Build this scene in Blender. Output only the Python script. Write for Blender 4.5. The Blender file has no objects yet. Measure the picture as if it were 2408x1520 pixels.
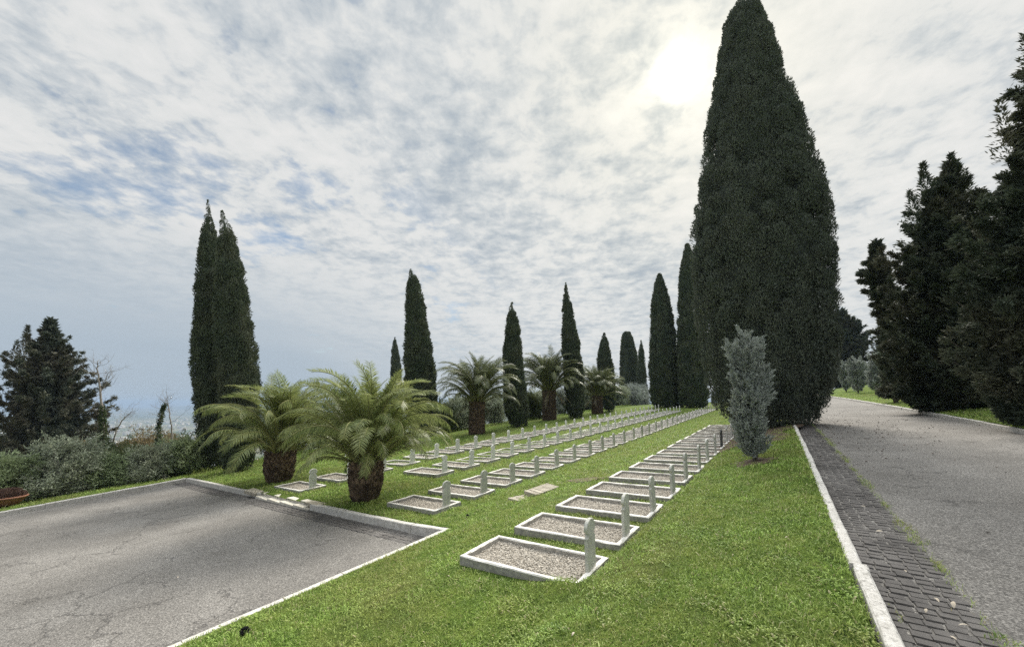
import bpy, math, random
import numpy as np
from mathutils import Vector, Matrix

SC = bpy.context.scene
COL = SC.collection
rng = np.random.default_rng(11)
random.seed(5)
R = math.radians

# ------------------------------------------------------------------ camera model
H = 2.5                         # eye height over the sloping lawn plane (m)
F, CX, CY, HZ = 904.0, 1204.0, 830.0, 945.0
YAW = R(36.07)
PITCH = math.atan((HZ - CY) / F)
PA, PB = 0.0426, 0.0471         # slope of the lawn along the rows / across them


def ray(px, py):
    x, y = px - CX, CY - py
    fh = F * math.cos(PITCH) - y * math.sin(PITCH)
    z = y * math.cos(PITCH) + F * math.sin(PITCH)
    return np.array([x * math.cos(YAW) - fh * math.sin(YAW), x * math.sin(YAW) + fh * math.cos(YAW), z])


def sstep(a, b, x):
    t = np.clip((np.asarray(x, float) - a) / (b - a), 0, 1)
    return t * t * (3 - 2 * t)


GX = [-60, -15, -12.8, -10, -7, -5.6, -4.3, -3.8, -2.08, -1.9, -0.9, -0.2, 0.15, 30]
GZ = [.20, .20, .18, .05, 0.0, .10, .28, .345, .375, .48, .68, .82, .85, .85]


def bump2(x, y):
    return (np.sin(x * 1.31 + 2 * np.sin(y * .43)) * np.sin(y * 1.07 + 1.3) * .5
            + np.sin(x * 2.9 + y * 1.7) * .25 + np.sin(y * 3.7 - x * 2.2 + 1) * .2)


def z_plane(x, y):
    y = np.asarray(y, float)
    yy = np.where(y > 66, 66 + (y - 66) * .25, y)
    return PA * yy + PB * np.asarray(x, float)


def z_lawn(x, y):
    x = np.asarray(x, float); y = np.asarray(y, float)
    g = np.interp(x, GX, GZ)
    left = np.interp(x, GX, GZ) * sstep(6, 13, y)
    g = np.where(x < -8, left, g)
    heap = .10 * np.exp(-((x + 2.15) / .38) ** 2 - ((y - 3.97) / .17) ** 2)     # turf grown over the nearest corner
    return z_plane(x, y) + g + bump2(x, y) * .012 + heap


def z_road(x, y):
    return z_plane(x, y) + .74


def z_park(x, y):
    return z_plane(x, y) - .13


def hit(px, py, f=z_lawn):
    d = ray(px, py)
    lo, t = 0.0, 0.0
    prev = 0.0
    step = .2 / np.linalg.norm(d)
    t = step
    for _ in range(4000):
        p = d * t
        if H + p[2] < float(f(p[0], p[1])):
            a, b = prev, t
            for _ in range(40):
                m = (a + b) / 2; p = d * m
                if H + p[2] < float(f(p[0], p[1])): b = m
                else: a = m
            p = d * b
            return np.array([p[0], p[1], float(f(p[0], p[1]))])
        prev = t; t *= 1.01
    raise RuntimeError('no hit %s %s' % (px, py))


CAMF = np.array([-math.sin(YAW), math.cos(YAW)])
CAMR = np.array([math.cos(YAW), math.sin(YAW)])


def on_depth(px, py, depth):
    """point of a pixel ray at the given horizontal forward depth"""
    d = ray(px, py); s = depth / (d[0] * CAMF[0] + d[1] * CAMF[1])
    p = d * s
    return np.array([p[0], p[1], H + p[2]])


def depth_of(p):
    return p[0] * CAMF[0] + p[1] * CAMF[1]


# ------------------------------------------------------------------ mesh helpers
def raw_mesh(name, V, faces, rnd=None, smooth=False, mats=None):
    """V (n,3); faces: list of int arrays (m,k); rnd: per-face floats; mats: list of (material, face count)"""
    me = bpy.data.meshes.new(name)
    V = np.asarray(V, np.float32)
    faces = [np.asarray(f, np.int32) for f in faces if len(f)]
    me.vertices.add(len(V)); me.vertices.foreach_set('co', V.ravel())
    nl = sum(f.size for f in faces); nf = sum(len(f) for f in faces)
    me.loops.add(nl); me.polygons.add(nf)
    me.loops.foreach_set('vertex_index', np.concatenate([f.ravel() for f in faces]))
    st = []; o = 0
    for f in faces:
        st.append(o + np.arange(len(f)) * f.shape[1]); o += f.size
    me.polygons.foreach_set('loop_start', np.concatenate(st).astype(np.int32))
    if mats:
        mi = np.concatenate([np.full(c, i, np.int32) for i, (m, c) in enumerate(mats)])
        for m, c in mats: me.materials.append(m)
        me.polygons.foreach_set('material_index', mi)
    me.polygons.foreach_set('use_smooth', np.full(nf, bool(smooth)))
    me.update(calc_edges=True)
    if rnd is not None:
        at = me.attributes.new('rnd', 'FLOAT', 'FACE')
        at.data.foreach_set('value', np.asarray(rnd, np.float32))
    return me


def link(name, me, mat=None, parent=None, loc=None, rot=None):
    o = bpy.data.objects.new(name, me)
    COL.objects.link(o)
    if mat is not None and me is not None and not me.materials: me.materials.append(mat)
    if parent is not None: o.parent = parent
    if loc is not None: o.location = [float(c) for c in loc]
    if rot is not None: o.rotation_euler = rot
    return o


def tag(o, label=None, cat=None, group=None, kind=None):
    if label: o['label'] = label
    if cat: o['category'] = cat
    if group: o['group'] = group
    if kind: o['kind'] = kind
    return o


def empty(name, loc, rot=(0, 0, 0)):
    o = bpy.data.objects.new(name, None); COL.objects.link(o)
    o.location = [float(c) for c in loc]; o.rotation_euler = rot
    o.empty_display_size = .2
    return o


class MB:
    """collects polygons"""
    def __init__(s): s.v = []; s.f = {}; s.n = 0
    def add(s, V, F):
        V = np.asarray(V, float); F = np.asarray(F, int)
        s.v.append(V); s.f.setdefault(F.shape[1], []).append(F + s.n); s.n += len(V)
    def box(s, c, size, rot=0., tilt=None, top=1.0):
        sx, sy, sz = [q / 2 for q in size]
        V = np.array([[-sx, -sy, -sz], [sx, -sy, -sz], [sx, sy, -sz], [-sx, sy, -sz],
                      [-sx * top, -sy * top, sz], [sx * top, -sy * top, sz], [sx * top, sy * top, sz], [-sx * top, sy * top, sz]])
        if tilt is not None: V = V @ np.asarray(tilt).T
        c_, s_ = math.cos(rot), math.sin(rot)
        V = V @ np.array([[c_, -s_, 0], [s_, c_, 0], [0, 0, 1]]).T + np.asarray(c)
        s.add(V, [[0, 3, 2, 1], [4, 5, 6, 7], [0, 1, 5, 4], [1, 2, 6, 5], [2, 3, 7, 6], [3, 0, 4, 7]])
    def tube(s, P, rad, n=6, cap=True):
        P = np.asarray(P, float); rad = np.broadcast_to(np.asarray(rad, float), (len(P),))
        T = np.gradient(P, axis=0); T /= np.linalg.norm(T, axis=1)[:, None] + 1e-9
        ref = np.array([0, 0, 1.]) if abs(T[:, 2]).mean() < .8 else np.array([1., 0, 0])
        U = np.cross(T, ref); U /= np.linalg.norm(U, axis=1)[:, None] + 1e-9
        W = np.cross(T, U)
        a = np.arange(n) * 2 * np.pi / n
        V = (P[:, None] + rad[:, None, None] * (np.cos(a)[None, :, None] * U[:, None] + np.sin(a)[None, :, None] * W[:, None])).reshape(-1, 3)
        i = np.arange(len(P) - 1)[:, None] * n; j = np.arange(n)[None]; k = (j + 1) % n
        Fq = np.stack([i + j, i + k, i + n + k, i + n + j], -1).reshape(-1, 4)
        s.add(V, Fq)
        if cap:
            s.f.setdefault(n, []).append(np.arange(n)[None] + s.n - n)
    def mesh(s, name, mat=None, smooth=False, rnd=None):
        V = np.concatenate(s.v); faces = [np.concatenate(s.f[k]) for k in sorted(s.f)]
        if rnd == 'island': pass
        me = raw_mesh(name, V, faces, smooth=smooth)
        if mat is not None: me.materials.append(mat)
        return me


def norm(A): return A / (np.linalg.norm(A, axis=-1, keepdims=True) + 1e-9)


def sprays(P, A, L, W, rng=rng, mid=.45, curl=0., face=None):
    """kite-shaped leaves: P base points, A axes, L lengths, W widths"""
    N = len(P)
    S = norm(np.cross(A, rng.normal(size=(N, 3)) if face is None else face + rng.normal(size=(N, 3)) * .27))
    L = np.broadcast_to(np.asarray(L, float), (N,))[:, None]; W = np.broadcast_to(np.asarray(W, float), (N,))[:, None]
    M = P + A * L * mid
    V = np.stack([P, M + S * W / 2, P + A * L + (np.array([0, 0, -curl]) * L), M - S * W / 2], 1).reshape(-1, 3)
    Fq = np.arange(N * 4).reshape(N, 4)
    return V, Fq


def grid_mesh(name, xs, ys, zf, mat, smooth=True, xfun=None):
    """xs,ys 1-D; xfun(u,y) optional mapping of the 0..1 grid to x"""
    U, Y = np.meshgrid(xs, ys)
    X = xfun(U, Y) if xfun else U
    Z = zf(X, Y)
    V = np.stack([X, Y, Z], -1).reshape(-1, 3)
    nx, ny = len(xs), len(ys)
    i = np.arange(ny - 1)[:, None] * nx; j = np.arange(nx - 1)[None]
    Fq = np.stack([i + j, i + j + 1, i + nx + j + 1, i + nx + j], -1).reshape(-1, 4)
    return V, Fq


# ------------------------------------------------------------------ materials
class NT:
    def __init__(s, name):
        s.m = bpy.data.materials.new(name); s.m.use_nodes = True
        s.t = s.m.node_tree; s.t.nodes.clear()
        s.out = s.t.nodes.new('ShaderNodeOutputMaterial')
    def n(s, typ, **kw):
        nd = s.t.nodes.new(typ)
        for k, v in kw.items():
            if k in ('operation', 'data_type', 'blend_type', 'feature', 'distance', 'attribute_name', 'noise_dimensions', 'interpolation', 'noise_type', 'clamp', 'use_clamp', 'musgrave_type', 'sky_type', 'sun_disc', 'sun_elevation', 'sun_rotation', 'air_density', 'dust_density', 'ozone_density', 'altitude', 'vector_type'):
                setattr(nd, k, v)
            else:
                nd.inputs[k].default_value = v
        return nd
    def l(s, a, b): s.t.links.new(a, b)
    def noise(s, vec, scale, detail=4, rough=.55, dist=0):
        nd = s.n('ShaderNodeTexNoise', Scale=scale, Detail=detail, Roughness=rough, Distortion=dist)
        if vec is not None: s.l(vec, nd.inputs['Vector'])
        return nd.outputs['Fac']
    def ramp(s, fac, stops):
        nd = s.t.nodes.new('ShaderNodeValToRGB')
        cr = nd.color_ramp
        while len(cr.elements) < len(stops): cr.elements.new(.5)
        for e, (p, c) in zip(cr.elements, stops):
            e.position = p; e.color = (c, c, c, 1) if isinstance(c, (int, float)) else (*c, 1)
        s.l(fac, nd.inputs['Fac']); return nd.outputs['Color']
    def mix(s, fac, a, b, mode='MIX'):
        nd = s.t.nodes.new('ShaderNodeMix'); nd.data_type = 'RGBA'; nd.blend_type = mode
        for sock, v in ((nd.inputs[0], fac), (nd.inputs[6], a), (nd.inputs[7], b)):
            if isinstance(v, (int, float)): sock.default_value = v
            elif isinstance(v, tuple): sock.default_value = (*v, 1)
            else: s.l(v, sock)
        return nd.outputs[2]
    def math(s, op, a, b=None, c=None, clamp=False):
        nd = s.t.nodes.new('ShaderNodeMath'); nd.operation = op; nd.use_clamp = clamp
        for i, v in enumerate((a, b, c)):
            if v is None: continue
            if isinstance(v, (int, float)): nd.inputs[i].default_value = v
            else: s.l(v, nd.inputs[i])
        return nd.outputs[0]
    def pos(s):
        return s.t.nodes.new('ShaderNodeNewGeometry').outputs['Position']
    def obj(s):
        return s.t.nodes.new('ShaderNodeTexCoord').outputs['Object']
    def attr(s, name='rnd'):
        return s.n('ShaderNodeAttribute', attribute_name=name).outputs['Fac']
    def orand(s):
        return s.t.nodes.new('ShaderNodeObjectInfo').outputs['Random']
    def bump(s, h, strength=.5, dist=.02):
        nd = s.n('ShaderNodeBump', Strength=strength, Distance=dist); s.l(h, nd.inputs['Height']); return nd.outputs['Normal']
    def finish(s, col, rough=.8, normal=None, spec=.3, trans=0., tcol=None):
        p = s.n('ShaderNodeBsdfPrincipled', Roughness=rough)
        p.inputs['Specular IOR Level'].default_value = spec
        if isinstance(col, tuple): p.inputs['Base Color'].default_value = (*col, 1)
        else: s.l(col, p.inputs['Base Color'])
        if normal is not None: s.l(normal, p.inputs['Normal'])
        sh = p.outputs[0]
        if trans:
            t = s.t.nodes.new('ShaderNodeBsdfTranslucent')
            c = tcol if tcol is not None else col
            if isinstance(c, tuple): t.inputs['Color'].default_value = (*c, 1)
            else: s.l(c, t.inputs['Color'])
            mx = s.n('ShaderNodeMixShader', Fac=trans)
            s.l(sh, mx.inputs[1]); s.l(t.outputs[0], mx.inputs[2]); sh = mx.outputs[0]
        s.l(sh, s.out.inputs['Surface'])
        return s.m


def foliage_mat(name, ca, cb, cc=None, scale=1.2, trans=.2, rough=.75, spec=.2):
    m = NT(name)
    f = m.mix(m.attr(), ca, cb)
    n = m.noise(m.pos(), scale, 3)
    f = m.mix(m.ramp(n, [(.42, 0.), (.62, 1.)]), f, m.mix(.5, f, cc) if cc else f)
    return m.finish(f, rough=rough, spec=spec, trans=trans)


def mat_lawn_soil():
    m = NT('lawn soil'); p = m.pos()
    a = m.ramp(m.noise(p, 3.5, 5, .65), [(.3, (.045, .075, .013)), (.5, (.085, .135, .022)), (.7, (.14, .185, .036))])
    b = m.ramp(m.noise(p, 42, 3, .7), [(.35, .45), (.62, 1.25)])
    c = m.mix(1., a, b, 'MULTIPLY')
    d = m.ramp(m.noise(p, .55, 3, .5), [(.52, 0.), (.72, .55)])
    c = m.mix(d, c, (.12, .115, .04))
    return m.finish(c, rough=.95, spec=.1, normal=m.bump(m.noise(p, 55, 4, .7), .9, .03))


def mat_grass():
    m = NT('grass blades'); p = m.pos()
    a = m.mix(m.attr(), (.13, .225, .036), (.52, .69, .18))
    n = m.ramp(m.noise(p, 1.3, 5, .65), [(.40, 0.), (.60, 1.)])
    c = m.mix(n, a, m.mix(.6, a, (.33, .345, .10)))
    n2 = m.ramp(m.noise(p, 3.1, 4, .65), [(.50, 0.), (.62, .75)])
    c = m.mix(n2, c, m.mix(.5, a, (.05, .10, .018)))
    n3 = m.ramp(m.attr(), [(.93, 0.), (.95, 1.)])
    c = m.mix(n3, c, (.48, .43, .24))
    n4 = m.ramp(m.noise(p, .42, 3, .6), [(.50, 0.), (.66, .45)])
    c = m.mix(n4, c, (.30, .28, .10))
    return m.finish(c, rough=.55, spec=.35, trans=.35)


def mat_asphalt():
    m = NT('worn asphalt'); p = m.pos()
    base = m.ramp(m.noise(p, .7, 5, .6), [(.3, (.14, .13, .117)), (.55, (.186, .174, .158)), (.75, (.225, .211, .192))])
    sp = m.n('ShaderNodeTexVoronoi', Scale=75.); m.l(p, sp.inputs['Vector'])
    s1 = m.ramp(m.noise(p, 52, 4, .8), [(.34, .35), (.5, .92), (.66, 1.9)])
    c = m.mix(1., base, s1, 'MULTIPLY')
    s2 = m.ramp(sp.outputs['Color'], [(.2, .7), (.8, 1.3)])
    c = m.mix(.8, c, s2, 'MULTIPLY')
    # long streaks and stains
    mp = m.n('ShaderNodeMapping'); mp.inputs['Scale'].default_value = (2.2, .35, 1); mp.inputs['Rotation'].default_value = (0, 0, R(62)); m.l(p, mp.inputs['Vector'])
    st = m.ramp(m.noise(mp.outputs[0], 1.1, 5, .65), [(.4, .98), (.62, 1.01)])
    c = m.mix(1., c, st, 'MULTIPLY')
    # cracks
    w = m.t.nodes.new('ShaderNodeVectorMath'); w.operation = 'ADD'
    nz = m.n('ShaderNodeTexNoise', Scale=1.3, Detail=5., Roughness=.65); m.l(p, nz.inputs['Vector'])
    sc = m.t.nodes.new('ShaderNodeVectorMath'); sc.operation = 'SCALE'; sc.inputs['Scale'].default_value = 1.3
    m.l(nz.outputs['Color'], sc.inputs[0]); m.l(p, w.inputs[0]); m.l(sc.outputs[0], w.inputs[1])
    fl = m.t.nodes.new('ShaderNodeVectorMath'); fl.operation = 'MULTIPLY'; fl.inputs[1].default_value = (1, 1, 0); m.l(w.outputs[0], fl.inputs[0])
    v = m.n('ShaderNodeTexVoronoi', Scale=.55); v.feature = 'DISTANCE_TO_EDGE'; m.l(fl.outputs[0], v.inputs['Vector'])
    cr = m.ramp(v.outputs['Distance'], [(.003, 1.), (.014, 0.)])
    msk = m.ramp(m.noise(p, .5, 2), [(.42, 0.), (.56, 1.)])
    crk = m.math('MULTIPLY', cr, msk)
    c = m.mix(m.math('MULTIPLY', crk, .5), c, (.035, .032, .03))
    h = m.math('SUBTRACT', m.noise(p, 95, 3, .7), m.math('MULTIPLY', crk, 1.2))
    return m.finish(c, rough=.9, spec=.25, normal=m.bump(h, .55, .012))


def mat_stone(name, ca, cb, dark, lichen=.5, scale=7.):
    m = NT(name); p = m.pos()
    b = m.mix(m.ramp(m.noise(p, scale, 5, .6), [(.3, 0.), (.7, 1.)]), ca, cb)
    b = m.mix(1., b, m.ramp(m.noise(p, scale * 9, 3, .7), [(.3, .75), (.6, 1.08)]), 'MULTIPLY')
    sp = m.ramp(m.noise(p, scale * 2.7, 6, .75), [(.52, 0.), (.66, lichen)])
    c = m.mix(sp, b, dark)
    r = m.orand()
    c = m.mix(1., c, m.ramp(r, [(0., .86), (1., 1.05)]), 'MULTIPLY')
    return m.finish(c, rough=.85, spec=.25, normal=m.bump(m.noise(p, scale * 12, 4, .7), .35, .01))


def mat_frame():
    """travertine surround: pale top, darker grey on its sides"""
    m = NT('grave surround stone'); p = m.pos()
    b = m.ramp(m.noise(p, 9, 5, .65), [(.3, (.55, .52, .46)), (.65, (.82, .79, .73))])
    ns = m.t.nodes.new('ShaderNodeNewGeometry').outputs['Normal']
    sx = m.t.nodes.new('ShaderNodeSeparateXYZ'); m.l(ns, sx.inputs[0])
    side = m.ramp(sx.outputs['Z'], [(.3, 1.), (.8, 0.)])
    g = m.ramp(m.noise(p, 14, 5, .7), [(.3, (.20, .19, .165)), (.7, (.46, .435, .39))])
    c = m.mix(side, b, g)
    sp = m.ramp(m.noise(p, 30, 4, .7), [(.56, 0.), (.68, .5)])
    c = m.mix(sp, c, (.3, .29, .26))
    return m.finish(c, rough=.85, spec=.25, normal=m.bump(m.noise(p, 80, 4, .7), .3, .01))


def mat_simple(name, ca, cb, scale=8, rough=.85, bump=.3, bscale=40, trans=0, spec=.25, use_attr=False):
    m = NT(name); p = m.pos()
    f = m.attr() if use_attr else m.ramp(m.noise(p, scale, 5, .6), [(.3, 0.), (.7, 1.)])
    c = m.mix(f, ca, cb)
    return m.finish(c, rough=rough, spec=spec, trans=trans, normal=m.bump(m.noise(p, bscale, 4, .65), bump, .02) if bump else None)


def mat_terrain():
    m = NT('terrain'); p = m.pos()
    v = m.n('ShaderNodeTexVoronoi', Scale=.006); m.l(p, v.inputs['Vector'])
    far = m.ramp(v.outputs['Color'], [(.1, (.055, .075, .035)), (.35, (.12, .125, .06)), (.6, (.22, .2, .13)), (.85, (.09, .11, .05))])
    near = m.ramp(m.noise(p, 1.5, 5, .65), [(.3, (.05, .06, .02)), (.5, (.09, .11, .03)), (.7, (.15, .135, .06))])
    sx = m.t.nodes.new('ShaderNodeSeparateXYZ'); m.l(p, sx.inputs[0])
    f = m.ramp(m.math('MULTIPLY', sx.outputs['Z'], -.02), [(.2, 0.), (.6, 1.)])
    c = m.mix(f, near, far)
    c = m.mix(1., c, m.ramp(m.noise(p, .03, 6, .7), [(.3, .6), (.7, 1.3)]), 'MULTIPLY')
    return m.finish(c, rough=.95, spec=.1)


M = {}
M['soil'] = mat_lawn_soil()
M['grass'] = mat_grass()
M['asphalt'] = mat_asphalt()
M['kerb'] = mat_stone('kerb stone', (.46, .435, .39), (.70, .67, .62), (.22, .205, .18), .9, 10)
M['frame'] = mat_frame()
M['stele_white'] = mat_stone('pale stele stone', (.62, .61, .57), (.80, .79, .75), (.42, .42, .38), .45, 6)
M['stele_grey'] = mat_stone('lichened stele stone', (.45, .44, .385), (.62, .605, .55), (.28, .28, .24), .6, 6)
M['stele_dark'] = mat_stone('blackened stele stone', (.06, .06, .055), (.13, .13, .12), (.05, .05, .05), .6, 6)
M['pebble'] = mat_simple('pebbles', (.20, .175, .14), (.63, .575, .49), use_attr=True, bump=0)
M['gravelbed'] = mat_simple('gravel bed', (.26, .225, .18), (.54, .49, .41), 60, bump=.8, bscale=55)
M['brick'] = mat_simple('dark paving brick', (.078, .072, .067), (.165, .153, .142), 2.3, bump=.5, bscale=45)
M['slab'] = mat_simple('weathered slab', (.25, .22, .17), (.45, .41, .33), 5, bump=.4, bscale=30)
M['threshold'] = mat_stone('threshold slab', (.5, .46, .38), (.66, .62, .54), (.3, .27, .2), .5, 5)
M['terrain'] = mat_terrain()
M['cypress'] = foliage_mat('cypress foliage', (.06, .08, .055), (.125, .15, .095), (.14, .145, .095), .9, .12)
M['cypress_big'] = foliage_mat('broad cypress foliage', (.088, .104, .082), (.128, .148, .112), (.135, .145, .11), .9, .12)
M['conifer'] = foliage_mat('conifer foliage', (.04, .054, .038), (.095, .115, .07), (.125, .11, .07), .5, .12)
M['conifer_left'] = foliage_mat('brownish conifer foliage', (.055, .07, .054), (.125, .14, .10), (.15, .115, .075), .35, .12)
M['blue'] = foliage_mat('blue grey cypress foliage', (.20, .228, .205), (.46, .485, .445), (.34, .36, .31), 2., .15)
M['olive'] = foliage_mat('olive foliage', (.17, .20, .135), (.44, .475, .355), (.30, .31, .20), .7, .25)
M['olive_green'] = foliage_mat('green olive foliage', (.15, .195, .10), (.38, .45, .26), (.28, .32, .16), .7, .25)
M['shrub'] = foliage_mat('dark shrub foliage', (.03, .05, .018), (.08, .11, .04), (.06, .07, .03), .8, .2)
M['autumn'] = foliage_mat('autumn foliage', (.13, .10, .045), (.26, .19, .095), (.16, .15, .07), .3, .2)
M['hedge'] = foliage_mat('hedge foliage', (.06, .085, .03), (.15, .17, .07), (.1, .11, .05), .8, .2)
M['greywood'] = foliage_mat('far wood foliage', (.05, .07, .045), (.10, .12, .08), None, .1, .1)
M['bark'] = mat_simple('bark', (.06, .048, .038), (.15, .125, .1), 9, bump=.8, bscale=30)
M['palebark'] = mat_simple('pale bark', (.17, .15, .13), (.30, .275, .245), 9, bump=.5, bscale=30)
M['palmtrunk'] = mat_simple('palm leaf bases', (.06, .041, .029), (.21, .15, .10), use_attr=True, bump=.6, bscale=60)
M['frond'] = foliage_mat('palm leaflets', (.09, .125, .036), (.28, .325, .115), (.33, .345, .125), 1.3, .42, .45, .4)
M['frond_dark'] = foliage_mat('dark palm leaflets', (.07, .09, .035), (.16, .185, .085), (.17, .175, .09), 1.3, .25, .45, .4)
M['rachis'] = mat_simple('frond stalk', (.16, .17, .06), (.28, .27, .12), 6, bump=0)
M['terracotta'] = mat_simple('terracotta', (.26, .12, .075), (.36, .18, .115), 6, bump=.2)
M['deadplant'] = foliage_mat('dry red plant', (.08, .045, .035), (.2, .13, .1), None, 3, .15)
M['leaf'] = mat_simple('dry leaf', (.38, .31, .22), (.62, .55, .45), 5, bump=0)
M['white'] = mat_simple('white petals', (.75, .74, .7), (.85, .84, .8), 5, bump=0)
M['darkclod'] = mat_simple('dark clod', (.02, .02, .022), (.05, .05, .05), 15, bump=.5)
M['soilbare'] = mat_simple('bare soil', (.075, .052, .036), (.15, .11, .08), 12, bump=.9, bscale=35)
M['town'] = mat_simple('town walls', (.45, .4, .34), (.75, .72, .66), .02, bump=0)

# ------------------------------------------------------------------ key lines
kp = [(2128, 1668), (2064, 1520), (1990, 1330), (1936, 1170), (1911, 1100), (1878, 1030)]
zk = lambda x, y: z_plane(x, y) + .86
KL = np.array([hit(*q, zk)[:2] for q in kp])
rp = [(2700, 1065), (2408, 1010), (2280, 986), (2160, 965), (2060, 947), (1960, 932)]
KR = np.array([hit(*q, zk)[:2] for q in rp])


def curve_of(K, extra_lo, extra_hi):
    p = np.polyfit(K[:, 1], K[:, 0], 2)
    def f(y):
        y = np.asarray(y, float)
        yc = np.clip(y, K[:, 1].min(), K[:, 1].max())
        d = np.polyval(np.polyder(p), yc)
        return np.polyval(p, yc) + d * (y - yc)
    return f


_kl = np.polyfit(KL[:, 1], KL[:, 0], 1)
_kr = curve_of(KR, 0, 0)


def XR(y):
    return _kr(y)


def XL(y):                                  # left kerb's lawn-side edge, bends with the right one further on
    y = np.asarray(y, float)
    near = np.polyval(_kl, y)
    far = XR(y) - 4.9
    t = sstep(10, 24, y)
    return near * (1 - t) + far * t


pc = hit(1050, 1255, z_plane); XC, YC = pc[0], pc[1]
lc = hit(420, 1128, z_plane); XLC = lc[0]
lc2 = hit(0, 1205, z_plane)
YF = lc[1] * .5 + YC * .5
kslope = (lc[0] - lc2[0]) / (lc[1] - lc2[1])


def XPL(y): return lc[0] + kslope * (np.asarray(y, float) - lc[1])


KW = .10                                    # kerb width

# ------------------------------------------------------------------ setting
# terrain: one polar sheet that dips under the lawn and falls away to the plain
XW = -23.6
def z_terrain(x, y):
    x = np.asarray(x, float); y = np.asarray(y, float)
    site = z_lawn(np.maximum(x, XW - 2), np.clip(y, -30, 140))
    s = np.maximum(0, XW + .6 - x)
    s = np.hypot(s, np.maximum(0, y - 150) * .8)
    s = np.hypot(s, np.maximum(0, -60 - y))
    s = np.hypot(s, np.maximum(0, x - 120))
    drop = np.where(s < 45, .30 * s * sstep(-2, 12, s), 13.5 + 135 * (1 - np.exp(-np.maximum(0, s - 45) / 420)))
    k = .45 * sstep(XW - .3, XW + 1.2, x)
    farhill = 45 * np.exp(-((np.hypot(x, y) - 11000) / 1500.) ** 2) * (1 + .5 * np.sin(np.arctan2(x, y) * 23) + .3 * np.sin(np.arctan2(x, y) * 51))
    return site - drop - k + bump2(x * .02, y * .02) * np.clip(s / 200, 0, 1) * 6 + farhill


def build_terrain():
    r = np.concatenate([np.linspace(0, 24, 9)[:-1], 24 * 1.045 ** np.arange(0, 147)])
    a = np.radians(np.arange(0, 360, 1.5))
    Rr, Aa = np.meshgrid(r, a, indexing='ij')
    X = Rr * np.cos(Aa); Y = Rr * np.sin(Aa)
    V = np.stack([X, Y, z_terrain(X, Y)], -1).reshape(-1, 3)
    n = len(a)
    i = np.arange(len(r) - 1)[:, None] * n; j = np.arange(n)[None]; k = (j + 1) % n
    Fq = np.stack([i + j, i + n + j, i + n + k, i + k], -1).reshape(-1, 4)
    me = raw_mesh('terrain', V, [Fq], smooth=True)
    tag(link('terrain', me, M['terrain']), kind='structure')


build_terrain()


def build_lawn():
    ys1 = np.concatenate([np.linspace(YC + KW, 30, 110), np.linspace(30.5, 72, 60)])
    u = np.linspace(0, 1, 150)
    V1, F1 = grid_mesh('', u, ys1, z_lawn, None, xfun=lambda U, Y: XW + (XL(Y) - XW) * (1 - (1 - U) ** 1.6))
    ys2 = np.linspace(-4, YC + KW, 60)
    V2, F2 = grid_mesh('', np.linspace(0, 1, 60), ys2, z_lawn, None, xfun=lambda U, Y: XC + KW + (XL(Y) - XC - KW) * U)
    ys3 = np.linspace(-6, YC + KW, 40)           # strip behind the car park's left kerb
    V3, F3 = grid_mesh('', np.linspace(0, 1, 8), ys3, lambda x, y: z_plane(x, y) - .01, None, xfun=lambda U, Y: XW - 1 + (XPL(Y) - KW - XW + 1) * U)
    V = np.concatenate([V1, V2, V3]); Fq = np.concatenate([F1, F2 + len(V1), F3 + len(V1) + len(V2)])
    tag(link('lawn', raw_mesh('lawn', V, [Fq], smooth=True), M['soil']), kind='structure')
    ys = np.concatenate([np.linspace(-6, 40, 80), np.linspace(41, 90, 40)])
    def zr(x, y):
        d = x - XR(y) - KW
        return z_plane(x, y) + .86 + np.minimum(d, 8) * .10 + bump2(x, y) * .015
    V, Fq = grid_mesh('', np.linspace(0, 1, 60) ** 1.5, ys, zr, None, xfun=lambda U, Y: XR(Y) + KW + 40 * U)
    tag(link('verge', raw_mesh('verge', V, [Fq], smooth=True), M['soil']), kind='structure')
    return zr


z_verge = build_lawn()

GW = .46                                    # gutter width
ys = np.linspace(-6, 72, 160)
V, Fq = grid_mesh('', np.linspace(0, 1, 24), ys, lambda x, y: z_road(x, y) + bump2(x * .7, y * .6) * .008, None, xfun=lambda U, Y: XL(Y) + KW - .02 + (XR(Y) - XL(Y) - KW + .03) * U)
tag(link('road', raw_mesh('road', V, [Fq], smooth=True), M['asphalt']), kind='structure')
ys = np.linspace(-10, YC + .02, 60)
V, Fq = grid_mesh('', np.linspace(0, 1, 50), ys, lambda x, y: z_park(x, y) + bump2(x * .5, y * .5) * .01, None, xfun=lambda U, Y: XPL(Y) - .02 + (XC - XPL(Y) + .04) * U)
tag(link('car_park', raw_mesh('car_park', V, [Fq], smooth=True), M['asphalt']), kind='structure')


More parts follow.
